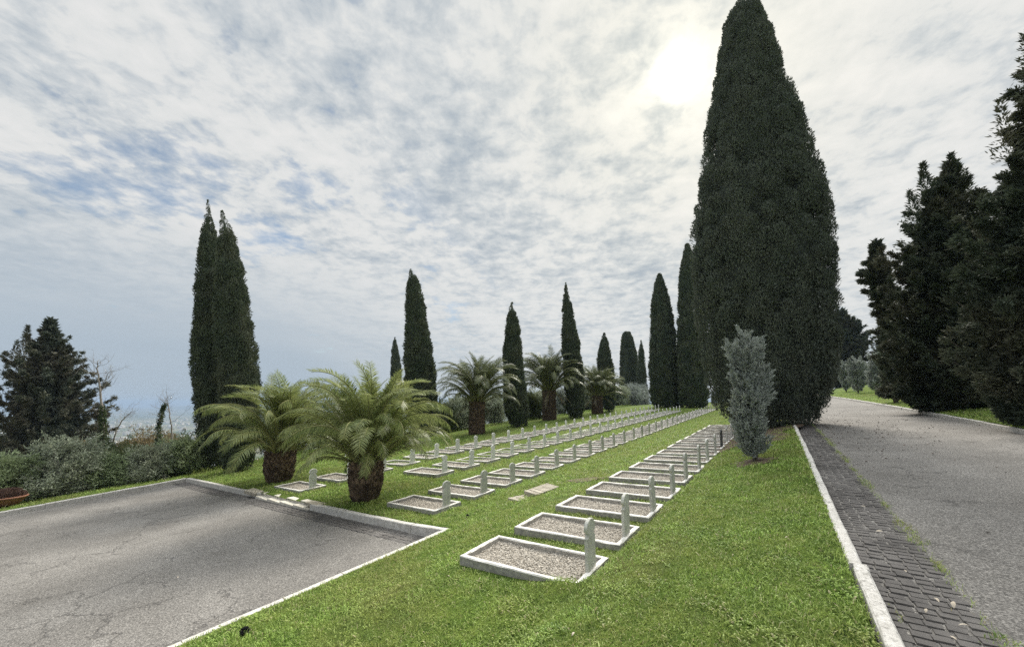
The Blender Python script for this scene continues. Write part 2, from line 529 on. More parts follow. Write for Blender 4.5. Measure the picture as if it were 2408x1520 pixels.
def kerb_blocks(name, pts, zf, top, depth, w, Lb, skip=None):
    """a run of bevelled kerb stones along a polyline of (x,y); zf gives the plane they follow"""
    mb = MB(); pts = np.asarray(pts, float)
    seg = np.linalg.norm(np.diff(pts, axis=0), axis=1); s = np.concatenate([[0], np.cumsum(seg)])
    tot = s[-1]; q = 0.
    at = lambda t: np.array([np.interp(t, s, pts[:, 0]), np.interp(t, s, pts[:, 1])])
    while q < tot - .05:
        L = min(Lb * random.uniform(.8, 1.2), tot - q)
        a, b = at(q + .006), at(q + L - .006); q += L
        d = (b - a) / np.linalg.norm(b - a); nrm = np.array([d[1], -d[0]])
        jz = random.uniform(-.008, .008); jn = random.uniform(-.008, .008)
        if skip and skip(*(a + b) / 2): continue
        bev = .014; nx = max(2, int(L / .2))
        prof = [(-w / 2, -depth), (-w / 2, -bev), (-w / 2 + bev, 0), (w / 2 - bev, 0), (w / 2, -bev), (w / 2, -depth)]
        ts = np.linspace(0, 1, nx + 1); rows = []
        for t in ts:
            p = a + (b - a) * t
            row = []
            for (o, dz) in prof:
                ww = random.uniform(-.0025, .0025); hh = random.uniform(-.003, .002) if dz > -depth else 0
                e = p + nrm * (o + jn + ww)
                row.append([e[0], e[1], float(zf(*p)) + top + dz + jz + hh])
            rows.append(row)
        Vv = np.array(rows).reshape(-1, 3); k = len(prof)
        Fq = [[i * k + j, i * k + j + 1, (i + 1) * k + j + 1, (i + 1) * k + j] for i in range(nx) for j in range(k - 1)]
        mb.add(Vv, Fq)
        mb.f.setdefault(k, []).append(np.array([[mb.n - len(Vv) + j for j in range(k)]][:1]))
        mb.f[k].append(np.array([[mb.n - k + j for j in range(k)][::-1]]))
    return tag(link(name, mb.mesh(name, M['kerb'])), kind='structure')


yy = np.arange(-3, 70, .5)
yj = hit(1998, 1325, zk)[1]; ya = yy[yy > yj + .2]; yb = np.append(yy[yy < yj - .1], yj); ya = np.insert(ya, 0, yj)
kerb_blocks('road_kerb', np.stack([XL(ya) + KW / 2, ya], 1), z_plane, .866, .3, KW, 1.0)
kerb_blocks('road_kerb', np.stack([XL(yb) + KW / 2 + .03, yb], 1), z_plane, .885, .3, KW, 1.2)
kerb_blocks('verge_kerb', np.stack([XR(yy) + KW / 2, yy], 1), z_plane, .865, .3, KW, 1.0)
yk = np.linspace(-4, YC, 40)
kerb_blocks('car_park_kerb', np.stack([np.full(40, XC + KW / 2), yk], 1), lambda x, y: z_lawn(x, y), .012, .35, .10, 1.0)
g0 = hit(583, 1166, z_plane); g1 = hit(708, 1193, z_plane)
xk = np.linspace(XC - .02, XLC, 60)
kerb_blocks('car_park_back_kerb', np.stack([xk, np.full(60, YC + KW / 2)], 1), z_plane, .03, .35, KW + .03, 1.3,
            skip=None) if False else None
kerb_blocks('car_park_back_kerb', np.stack([np.linspace(XC + .1, g1[0], 30), np.full(30, YC + KW / 2)], 1), lambda x, y: z_lawn(x, y) * .5 + z_plane(x, y) * .5, .03, .35, KW + .04, 1.3)
kerb_blocks('car_park_end_kerb', np.stack([np.linspace(g0[0], XLC, 30), np.full(30, YC + KW / 2)], 1), z_plane, .03, .35, KW + .04, 1.3)
yk = np.linspace(YC, -9, 40)
kerb_blocks('car_park_side_kerb', np.stack([XPL(yk) - KW / 2, yk], 1), z_plane, .03, .35, KW + .04, 1.3)


def pavers(name, a_fun, n_rows, n_across, size, zf, along):
    """small bricks laid side by side, each slightly out of true"""
    mb = MB()
    for i in range(n_rows):
        for j in range(n_across):
            x, y, rot = a_fun(i, j)
            tl = Matrix.Rotation(random.gauss(0, .02), 3, 'X') @ Matrix.Rotation(random.gauss(0, .02), 3, 'Y')
            mb.box((x, y, float(zf(x, y)) - .03 + .007 + random.gauss(0, .003)), (size[0] - .009 + random.gauss(0, .003), size[1] - .010 + random.gauss(0, .003), .06), rot + random.gauss(0, .025), np.array(tl), .94)
    return tag(link(name, mb.mesh(name, M['brick'])), kind='structure')


BL, BWd = .112, .095
n_r = int(48 / BWd)
def gut(i, j):
    y = .3 + i * BWd
    return float(XL(y)) + KW + .06 + j * BL + (.02 if i % 2 else 0) + random.gauss(0, .006), y, math.atan(-float(XL(y + .5) - XL(y - .5)))
pavers('gutter', gut, n_r, 5, (BL, BWd), z_road, 'y')
def gut2(i, j): return XC - .12 - i * .115, YC - .075 - j * .115 + (.02 if i % 2 else 0), 0.
pavers('car_park_gutter', gut2, int((XC - XLC) / .115) - 1, 4, (.115, .115), z_park, 'x')

# threshold of pale slabs in the gap of the car park kerb
mb = MB()
ww = (g1[0] - g0[0]) / 4
for i in range(4):
    x = g0[0] + ww * (i + .5)
    for j in range(2):
        y = YC + .02 + j * .2
        mb.box((x, y, float(z_plane(x, y)) - .115 + .055 * j + random.gauss(0, .003)), (ww - .015, .19, .1), random.gauss(0, .01))
tag(link('threshold_slabs', mb.mesh('threshold_slabs', M['threshold'])), 'row of pale stone slabs filling the gap in the car park kerb', 'threshold')

# loose slabs on the lawn
def slab(px, py, size, rot, label, tilt=(0, 0), mat='slab', ribs=0, dz=0.):
    p = hit(px, py)
    mb = MB()
    if ribs:
        w = size[0] / ribs
        for i in range(ribs):
            mb.box(((i + .5) * w - size[0] / 2, 0, random.gauss(0, .003)), (w * .84, size[1], size[2]))
        mb.box((0, 0, -.012), (size[0], size[1] * .98, size[2] - .02))
    else:
        mb.box((0, 0, 0), size, 0, None, .97)
    o = link('stone_slab', mb.mesh('stone_slab', M[mat]), loc=(p[0], p[1], p[2] + size[2] / 2 - .025 + dz), rot=(tilt[0], tilt[1], rot))
    return tag(o, label, 'slab', 'loose slabs lying on the lawn')


slab(1274, 1156, (.85, .42, .09), R(78), 'ribbed grey slab raised and tilted beside the walkway between the grave rows', (R(3), R(-5)), ribs=11, dz=.02)
slab(1225, 1172, (.5, .40, .05), R(78), 'ribbed slab sunk level in the grass in front of the raised ribbed slab', (0, 0), ribs=7)
slab(597, 1158, (.62, .3, .10), R(8), 'broken tan slab at the far side of the kerb gap by the palm', (R(4), R(3)))
slab(742, 1184, (.62, .26, .06), R(5), 'flat tan slab at the near side of the kerb gap behind the long kerb')
p = hit(1378, 1128)
me = raw_mesh('bare_patch', *(lambda a: (np.stack([p[0] + .55 * np.cos(a) * (1 + .25 * np.sin(3 * a)), p[1] + .3 * np.sin(a) * (1 + .2 * np.cos(4 * a)), z_lawn(p[0] + .55 * np.cos(a) * (1 + .25 * np.sin(3 * a)), p[1] + .3 * np.sin(a) * (1 + .2 * np.cos(4 * a))) + .02], 1), [np.arange(len(a))[None]]))(np.linspace(0, 2 * np.pi, 40)[:-1]))
tag(link('bare_soil_patch', me, M['soilbare']), kind='structure')

# ------------------------------------------------------------------ graves
GL, GWd, GS = 1.76, .86, 1.33
FB, FH = .070, .24


def frame_mesh():
    mb = MB(); bev = .012
    # outer ring with bevelled top, mitred corners; x from -GL to 0, y centred
    def ring(o, z):
        return [(-GL + o, -GWd / 2 + o, z), (-o, -GWd / 2 + o, z), (-o, GWd / 2 - o, z), (-GL + o, GWd / 2 - o, z)]
    levels = [ring(0, -FH), ring(0, -bev), ring(bev, 0), ring(FB - bev, 0), ring(FB, -bev), ring(FB, -FH)]
    Vv = []; N = 10
    for lv in levels:
        for k in range(4):
            a, b = np.array(lv[k]), np.array(lv[(k + 1) % 4])
            for t in range(N): Vv.append(a + (b - a) * t / N)
    Vv = np.array(Vv); n = 4 * N
    Vv[:, :2] += rng.normal(size=(len(Vv), 2)) * .0025
    Vv[:, 2] += rng.normal(size=len(Vv)) * .002
    Fq = [[i * n + j, i * n + (j + 1) % n, (i + 1) * n + (j + 1) % n, (i + 1) * n + j] for i in range(len(levels) - 1) for j in range(n)]
    mb.add(Vv, Fq); return mb.mesh('surround', M['frame'])


def stele_mesh(name, mat, rr):
    hgt, w, t = .57, .25, .044
    L = [(w * .46, 0), (w * .47, .18), (w * .48, .34), (w * .49, .362), (w * .37, .380), (w * .335, .402), (w * .37, .424), (w * .50, .442), (w * .52, .46)]
    for k in range(1, 9):
        a = k / 8 * math.pi / 2
        L.append((w * .52 * math.cos(a) ** .9, .46 + (hgt - .46) * math.sin(a)))
    right = [np.array(q) for q in L]; left = [np.array((-q[0], q[1])) for q in L[:-1]][::-1]
    out = np.array(right + left)
    out = out + rr.normal(size=out.shape) * .0015
    out[0, 1] = out[-1, 1] = -.12
    n = len(out); bev = .006
    ins = out.copy(); c = np.array([0, .3]); ins = out + norm(c - out) * bev
    Vv = []
    for (o, x) in ((ins, -t / 2), (out, -t / 2 + bev), (out, t / 2 - bev), (ins, t / 2)):
        Vv += [(x, q[0], q[1]) for q in o]
    Fq = [[i * n + j, (i + 1) * n + j, (i + 1) * n + (j + 1) % n, i * n + (j + 1) % n] for i in range(3) for j in range(n)]
    mb = MB(); mb.add(Vv, Fq)
    mb.f.setdefault(n, []).append(np.arange(n)[None]); mb.f[n].append((3 * n + np.arange(n))[None, ::-1])
    return mb.mesh(name, mat)


def gravel_mesh(npeb, seed, size):
    r = np.random.default_rng(seed)
    nx, ny = 24, 12
    xs = np.linspace(-GL + FB - .01, -FB + .01, nx); ysg = np.linspace(-GWd / 2 + FB - .01, GWd / 2 - FB + .01, ny)
    X, Y = np.meshgrid(xs, ysg)
    zz = -.072 + .012 * np.sin(X * 5) * np.cos(Y * 7)
    V0 = np.stack([X, Y, zz], -1).reshape(-1, 3)
    i = np.arange(ny - 1)[:, None] * nx; j = np.arange(nx - 1)[None]
    F0 = np.stack([i + j, i + j + 1, i + nx + j + 1, i + nx + j], -1).reshape(-1, 4)
    P = np.stack([r.uniform(xs[0], xs[-1], npeb), r.uniform(ysg[0], ysg[-1], npeb)], 1)
    z = -.072 + .012 * np.sin(P[:, 0] * 5) * np.cos(P[:, 1] * 7) + r.uniform(-.004, .012, npeb)
    octa = np.array([[1, 0, 0], [-1, 0, 0], [0, 1, 0], [0, -1, 0], [0, 0, 1], [0, 0, -1.]])
    of = np.array([[0, 2, 4], [2, 1, 4], [1, 3, 4], [3, 0, 4], [2, 0, 5], [1, 2, 5], [3, 1, 5], [0, 3, 5]])
    sc = r.uniform(.5, 1.3, (npeb, 1, 3)) * size * np.array([1.3, 1, .7])
    a = r.uniform(0, 6.3, npeb); ca, sa = np.cos(a), np.sin(a)
    Vp = octa[None] * sc
    Vx = Vp[:, :, 0] * ca[:, None] - Vp[:, :, 1] * sa[:, None]; Vy = Vp[:, :, 0] * sa[:, None] + Vp[:, :, 1] * ca[:, None]
    Vp = np.stack([Vx + P[:, :1], Vy + P[:, 1:], Vp[:, :, 2] + z[:, None]], -1).reshape(-1, 3)
    Fp = (of[None] + (np.arange(npeb) * 6)[:, None, None]).reshape(-1, 3) + len(V0)
    cols = np.repeat(r.random(npeb) ** .8, 8)
    me = raw_mesh('gravel', np.concatenate([V0, Vp]), [Fp, F0], rnd=np.concatenate([cols, np.full(len(F0), .2)]), mats=[(M['pebble'], len(Fp)), (M['gravelbed'], len(F0))])
    return me


FM = [frame_mesh() for _ in range(3)]
SM = {k: [stele_mesh('headstone', M[k], np.random.default_rng(i)) for i in range(3)] for k in ('stele_white', 'stele_grey', 'stele_dark')}
GMs = [gravel_mesh(5200, 3, .0125), gravel_mesh(2600, 4, .017)]
ORD = ['first', 'second', 'third', 'fourth', 'fifth', 'sixth', 'seventh', 'eighth', 'ninth', 'tenth', 'eleventh', 'twelfth', 'thirteenth', 'fourteenth', 'fifteenth', 'sixteenth', 'seventeenth', 'eighteenth', 'nineteenth', 'twentieth'] + ['twenty-' + q for q in ('first', 'second', 'third', 'fourth', 'fifth', 'sixth', 'seventh', 'eighth', 'ninth')] + ['thirtieth', 'thirty-first', 'thirty-second']
GRAVES = []


def grave(x, y, zt, kind, label, near, group, tiltx, irregular=0.):
    g = empty('grave', (x, y, zt), (0, 0, random.gauss(0, .008)))
    tag(g, label, 'grave', group)
    slope_x = -math.atan(PB * .8)           # follows the lawn across the rows
    sx = math.atan(PB * .9) + random.gauss(0, .003)
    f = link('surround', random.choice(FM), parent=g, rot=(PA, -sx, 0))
    gr = link('gravel', GMs[0] if near else GMs[1], parent=g, rot=(PA, -sx, 0))
    s = link('headstone', random.choice(SM[kind]), parent=g, loc=(-.055, random.gauss(0, .012), -.002), rot=(random.gauss(0, .012), random.gauss(0, .015) + tiltx, random.gauss(0, .03)))
    if irregular:
        s.scale.z = 1 - irregular
    elif random.random() < .5:
        s.scale.z = random.uniform(.95, 1.04)
    GRAVES.append((x, y))
    return g


rows = [
    (-2.105 + .055, 4.39, 15, .455, 'row below the grassy bank', 'graves in the row below the bank'),
    (-6.84 + .055, 6.77, 31, .103, 'row across the walkway from the bank', 'graves in the row across the walkway'),
    (-9.99 + .055, 9.76, 27, .153, 'third row from the bank, its headstones white', 'graves in the third row'),
    (-12.8 + .055, 6.62, 31, .283, 'row nearest the tall palms, its headstones white', 'graves in the row nearest the palms'),
]
for ri, (x0, y0, n, top, rname, grp) in enumerate(rows):
    for i in range(n):
        y = y0 + i * GS + random.gauss(0, .015) + (.07 if ri == 0 and i == 0 else 0)
        if ri == 3 and i < 5: tp = .283 - .2 * (1 - i / 5)
        else: tp = top
        z = float(z_plane(x0, y)) + tp
        kind = 'stele_white' if ri >= 2 else 'stele_grey'
        if ri == 0 and i in (5, 6, 7, 9): kind = 'stele_grey'
        if ri == 0 and i == 8: kind = 'stele_dark'
        what = 'grave with gravel bed and pale surround'
        if ri == 0 and i == 8: lab = 'grave with blackened headstone, ninth in the row below the grassy bank'
        else: lab = '%s grave from the near end of the %s' % (ORD[i], rname.split(',')[0])
        if ri == 0 and i == 0: lab = 'nearest large grave with grey headstone, beside the foot of the grassy bank'
        if ri == 1 and i == 0: lab = 'nearest grave of the row behind the car park corner, grey stele'
        if ri == 3 and i == 0: lab = 'nearest white grave, half behind the trunk of the smaller near palm'
        grave(x0 + random.gauss(0, .015), y, z, kind, lab, math.hypot(x0, y) < 16, grp, 0)

# ------------------------------------------------------------------ plants
def interp_profile(prof, zs):
    p = np.array(prof, float)
    return np.interp(zs, p[:, 0], p[:, 1])


def outline_tree(outline, base, extra_depth=0):
    """outline: (y, xl, xr) in display pixels, top first -> heights, centre offsets (along camera right), radii at the base's depth"""
    D = depth_of(base)
    rows = []
    for (py, xl, xr) in outline:
        a = on_depth(xl, py, D); b = on_depth(xr, py, D)
        c = (a + b) / 2
        off = (c[0] - base[0]) * CAMR[0] + (c[1] - base[1]) * CAMR[1]
        ca = ray((xl + xr) / 2, HZ); cs_ = (ca[0] * CAMF[0] + ca[1] * CAMF[1]) / np.hypot(ca[0], ca[1])     # off-axis widening of round things
        rows.append((c[2] - base[2], off, np.linalg.norm(b[:2] - a[:2]) / 2 * cs_))
    rows.sort()
    return np.array(rows)


def cypress(name, outline, bpx, label, mat='cypress', zf=z_lawn, clump=.34, nsp=110, slen=.13, dens=1.0, group=None, cat='cypress', base=None, plume=0., seed=1, lift=.25, core=.78, flute=.045, deep=.90):
    r = np.random.default_rng(seed)
    if base is None: base = hit(*bpx, zf)
    P = outline_tree(outline, base)
    hmin, hmax = max(P[0, 0], lift), P[-1, 0]
    zs = np.linspace(hmin, hmax, 400)
    rad = np.interp(zs, P[:, 0], P[:, 2]); off = np.interp(zs, P[:, 0], P[:, 1])
    area = np.trapz(2 * np.pi * rad, zs)
    n = int(area / (clump * clump * .85) * dens)
    w = rad + .02; cdf = np.cumsum(w) / w.sum()
    h = np.interp(r.random(n), cdf, zs)
    th = r.uniform(0, 2 * np.pi, n)
    Rr = np.interp(h, zs, rad); Oo = np.interp(h, zs, off)
    # vertical flutes give the column its folds
    fl = 1 + flute * np.sin(th * 7 + 1.3 * np.sin(h * .5 + seed)) + flute * .8 * np.sin(th * 13 + h * .6)
    cs = clump * r.uniform(.55, 1.3, n) * np.clip(Rr / (clump * 1.7), .14, 1)
    h = np.minimum(h, hmax - cs * 1.6 - slen * .5)
    rc = np.maximum(Rr * fl * r.uniform(deep, 1.02, n) - cs - slen * .3, 0)
    out = np.stack([np.cos(th), np.sin(th), np.zeros(n)], 1)
    axis = np.array([CAMR[0], CAMR[1], 0])
    C = out * rc[:, None] + axis * Oo[:, None]; C[:, 2] = h
    k = np.repeat(np.arange(n), nsp); N = len(k)
    d = norm(r.normal(size=(N, 3)))
    d = norm(d + out[k] * .75 + np.array([0, 0, .35]))
    ell = np.stack([cs, cs, cs * (1.55 + plume)], 1)
    p = C[k] + d * ell[k] * r.uniform(.8, 1.0, (N, 1))
    ax = norm(d * .45 + np.array([0, 0, .8 + plume]) + out[k] * .15 + r.normal(size=(N, 3)) * .35)
    tp = np.clip(Rr / (slen * 4.), .4, 1)[k]
    V, Fq = sprays(p, ax, slen * tp * r.uniform(.6, 1.4, N), slen * .5 * tp * r.uniform(.7, 1.3, N), r, face=d)
    rn = np.clip(r.random(n)[k] * .8 + r.random(N) * .2, 0, 1)
    # leader tips at the crown
    # solid core added to close the column and block light, darkest leaf tone
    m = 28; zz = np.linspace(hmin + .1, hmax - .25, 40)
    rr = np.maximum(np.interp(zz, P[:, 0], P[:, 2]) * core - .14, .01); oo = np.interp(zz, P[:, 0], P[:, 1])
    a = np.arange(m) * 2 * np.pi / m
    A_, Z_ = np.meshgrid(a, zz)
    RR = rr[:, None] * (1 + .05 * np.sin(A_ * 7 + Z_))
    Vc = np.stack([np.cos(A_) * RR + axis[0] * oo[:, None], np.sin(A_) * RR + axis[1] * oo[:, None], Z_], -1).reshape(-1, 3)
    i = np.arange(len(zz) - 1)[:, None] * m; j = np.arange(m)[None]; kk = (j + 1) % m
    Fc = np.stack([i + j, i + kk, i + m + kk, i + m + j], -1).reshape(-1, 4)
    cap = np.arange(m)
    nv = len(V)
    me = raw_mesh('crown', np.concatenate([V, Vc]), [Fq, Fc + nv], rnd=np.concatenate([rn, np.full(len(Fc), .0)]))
    root = empty(name, base); tag(root, label, cat, group)
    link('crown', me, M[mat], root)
    mb = MB(); tr = max(.06, P[:, 2].max() * .13)
    mb.tube([(0, 0, -.3), (0, 0, lift * .6), (0, 0, max(hmin + .6, 1.0))], [tr * 1.25, tr, tr * .85], 10)
    link('trunk', mb.mesh('trunk', M['bark'], True), None, root)
    return root


big = [(12, 1728, 1764), (18, 1714, 1778), (30, 1706, 1790), (60, 1695, 1801), (120, 1682, 1825), (200, 1668, 1845), (300, 1646, 1884), (400, 1630, 1915), (500, 1616, 1943), (600, 1611, 1956), (700, 1615, 1962), (800, 1627, 1966), (850, 1637, 1969), (900, 1648, 1960), (950, 1668, 1940), (985, 1700, 1912), (1004, 1722, 1885)]
cypress('cypress_tree', big, (1805, 1003), 'huge broad dark cypress standing between the graves and the road', 'cypress_big', clump=.42, nsp=210, slen=.095, flute=.022, deep=.89, cat='cypress', group='cypresses', seed=3, lift=.25)
C2 = [
 ([(465, 487, 491), (500, 480, 499), (540, 471, 507), (600, 461, 528), (700, 454, 545), (800, 447, 548), (870, 445, 552), (930, 452, 556), (1000, 459, 560), (1070, 462, 560), (1100, 474, 550)], (512, 1100), 'left, taller half of the twin cypress at the car park corner', 21),
 ([(490, 519, 523), (520, 515, 537), (545, 513, 552), (600, 506, 568), (650, 501, 580), (720, 498, 592), (780, 497, 601), (840, 508, 612), (890, 509, 618), (950, 512, 616), (1050, 512, 608), (1100, 522, 597)], (560, 1107), 'right half of the twin cypress, behind the smaller near palm', 22),
 ([(630, 963, 967), (660, 957, 985), (700, 953, 998), (760, 951, 1006), (820, 949, 1018), (880, 948, 1026), (940, 951, 1030), (1000, 958, 1030), (1020, 968, 1022)], (993, 1026), 'tall cypress right behind the big near palm', 23),
 ([(708, 1203, 1206), (730, 1194, 1215), (780, 1185, 1225), (850, 1181, 1231), (930, 1182, 1241), (980, 1188, 1245), (1000, 1200, 1238)], (1218, 1003), 'cypress at the lawn edge right of the first far palm', 24),
 ([(662, 1329, 1332), (690, 1323, 1338), (740, 1320, 1352), (800, 1320, 1362), (850, 1322, 1370), (900, 1326, 1376), (960, 1330, 1376), (980, 1337, 1370)], (1353, 982), 'slender sharp cypress between the second and third far palms', 25),
 ([(780, 1419, 1422), (800, 1411, 1431), (850, 1402, 1441), (900, 1403, 1447), (950, 1412, 1450), (965, 1420, 1445)], (1432, 967), 'short pointed cypress right behind the smallest far palm', 26),
 ([(640, 1546, 1556), (670, 1537, 1566), (720, 1530, 1579), (800, 1527, 1592), (880, 1524, 1602), (940, 1527, 1606), (955, 1535, 1600)], (1567, 957), 'broad cypress at the far end of the grave rows', 27),
 ([(570, 1609, 1622), (640, 1597, 1642), (720, 1592, 1652), (850, 1590, 1664), (940, 1594, 1668), (957, 1600, 1660)], (1628, 958), 'tall cypress half hidden by the huge cypress left flank', 28),
]
for ol, b, lab, sd in C2:
    base = hit(*b)
    D = depth_of(base)
    cl = np.clip(.20 + D * .006, .28, .6)
    cypress('cypress_tree', ol, b, lab, clump=cl, nsp=90 if D < 40 else 70, slen=float(np.clip(D * .0058, .11, .32)), group='cypresses', seed=sd, lift=.15)
for ol, b, D, lab, sd in [
 ([(788, 927, 929), (820, 919, 938), (860, 917, 945), (940, 917, 950), (1000, 920, 948)], (932, 1000), 62, 'small distant cypress left of the tall cypress behind the near palm', 31),
 ([(778, 1466, 1482), (800, 1459, 1490), (850, 1457, 1502), (900, 1456, 1512), (955, 1458, 1514)], (1485, 955), 85, 'double-tipped distant cypress left of the thin spire', 32),
 ([(838, 1470, 1473), (870, 1464, 1479), (955, 1462, 1482)], (1472, 955), 80, 'low narrow cypress in front of the double-tipped distant cypress', 33),
 ([(798, 1506, 1509), (830, 1499, 1517), (900, 1496, 1523), (957, 1498, 1527)], (1512, 957), 78, 'thin dark spire cypress left of the broad cypress at the far end', 34)]:
    q = on_depth(b[0], b[1], D); q[2] = min(q[2], float(z_terrain(q[0], q[1]) + .4))
    cypress('cypress_tree', ol, None, lab, clump=.55, nsp=60, slen=.34, group='cypresses', seed=sd, base=q, lift=.15)

# blue-grey young cypresses
bl = [(800, 1750, 1754), (818, 1742, 1764), (834, 1727, 1782), (850, 1722, 1782), (900, 1725, 1779), (950, 1724, 1790), (1000, 1727, 1800), (1040, 1730, 1808), (1062, 1734, 1806), (1082, 1748, 1800)]


def blue_cypress(outline, bpx, label, zf=z_lawn, seed=1, tips=(), clump=.13, nsp=70, slen=.075, trunk_h=.25, npl=420):
    r = np.random.default_rng(seed)
    base = hit(*bpx, zf); P = outline_tree(outline, base); D = depth_of(base)
    hs = np.linspace(max(P[0, 0], .12), P[-1, 0], 200); rad = np.interp(hs, P[:, 0], P[:, 2])
    w = rad ** 1.3 + .01; cdf = np.cumsum(w) / w.sum()
    n = npl
    h = np.interp(r.random(n), cdf, hs); th = r.uniform(0, 6.283, n)
    Rr = np.interp(h, hs, rad); Oo = np.interp(h, hs, np.interp(hs, P[:, 0], P[:, 1]))
    q = np.sqrt(r.random(n)) * r.uniform(.7, 1.05, n)
    out = np.stack([np.cos(th), np.sin(th), np.zeros(n)], 1); axis = np.array([CAMR[0], CAMR[1], 0])
    C = out * (Rr * q * .72)[:, None] + axis * Oo[:, None]; C[:, 2] = h
    for (tx, ty, m) in tips:                # side leaders
        t = on_depth(tx, ty, D) - base
        for s in np.linspace(0, 1, m):
            C = np.concatenate([C, (t * s + np.array([t[0] * .35, t[1] * .35, t[2] * .6]) * (1 - s))[None] + r.normal(size=(1, 3)) * .02])
            out = np.concatenate([out, norm(t * np.array([1, 1, 0]))[None]])
    n = len(C)
    k = np.repeat(np.arange(n), nsp); N = len(k)
    # each clump is an upright plume: leaves along a short axis
    pa = norm(out * .55 + np.array([0, 0, 1.]) + r.normal(size=(n, 3)) * .25)
    ln = r.uniform(.14, .42, n) * clump / .13
    t = r.random(N)
    p = C[k] + pa[k] * (t * ln[k])[:, None] + r.normal(size=(N, 3)) * (.036 * (1 - t * .85))[:, None] * clump / .13
    ax = norm(pa[k] * 1.0 + norm(r.normal(size=(N, 3))) * .75)
    V, Fq = sprays(p, ax, slen * r.uniform(.6, 1.3, N), slen * .36, r)
    me = raw_mesh('crown', V, [Fq], rnd=np.clip(.5 * r.random(n)[k] + .5 * r.random(N), 0, 1))
    root = empty('young_cypress', base); tag(root, label, 'young cypress', 'blue grey young cypresses')
    link('crown', me, M['blue'], root)
    mb = MB()
    for i in range(3):
        a = i * 2.1
        mb.tube([(0.02 * math.cos(a), .02 * math.sin(a), -.1), (.05 * math.cos(a), .05 * math.sin(a), trunk_h), (.12 * math.cos(a), .12 * math.sin(a), P[-1, 0] * .6)], [.035, .028, .01], 6)
    link('trunk', mb.mesh('trunk', M['bark'], True), None, root)
    return root


blue_cypress(bl, (1775, 1084), 'blue grey young cypress on the bank in front of the huge cypress', seed=5, tips=[(1804, 880, 22), (1752, 800, 24), (1722, 824, 20), (1784, 816, 18), (1768, 818, 14)])
ssc = dict(clump=.26, slen=.17, nsp=130, npl=110)
blue_cypress([(862, 1985, 1989), (880, 1976, 2000), (905, 1978, 2003), (918, 1984, 1998)], (1990, 921), 'smallest pale blue young cypress beyond the road, leftmost of three', z_verge, 6, [(1977, 868, 6), (1996, 872, 6)], **ssc)
blue_cypress([(852, 2016, 2024), (875, 1998, 2036), (900, 2000, 2038), (918, 2010, 2030)], (2018, 924), 'pale bushy young cypress beyond the road, middle of three', z_verge, 7, [(2002, 856, 6), (2034, 862, 6), (2022, 850, 6)], **ssc)
blue_cypress([(846, 2056, 2060), (870, 2048, 2068), (900, 2046, 2072), (920, 2052, 2066)], (2060, 928), 'darker sparse young cypress beyond the road, rightmost of three', z_verge, 8, [(2056, 842, 8), (2070, 860, 5)], **ssc)


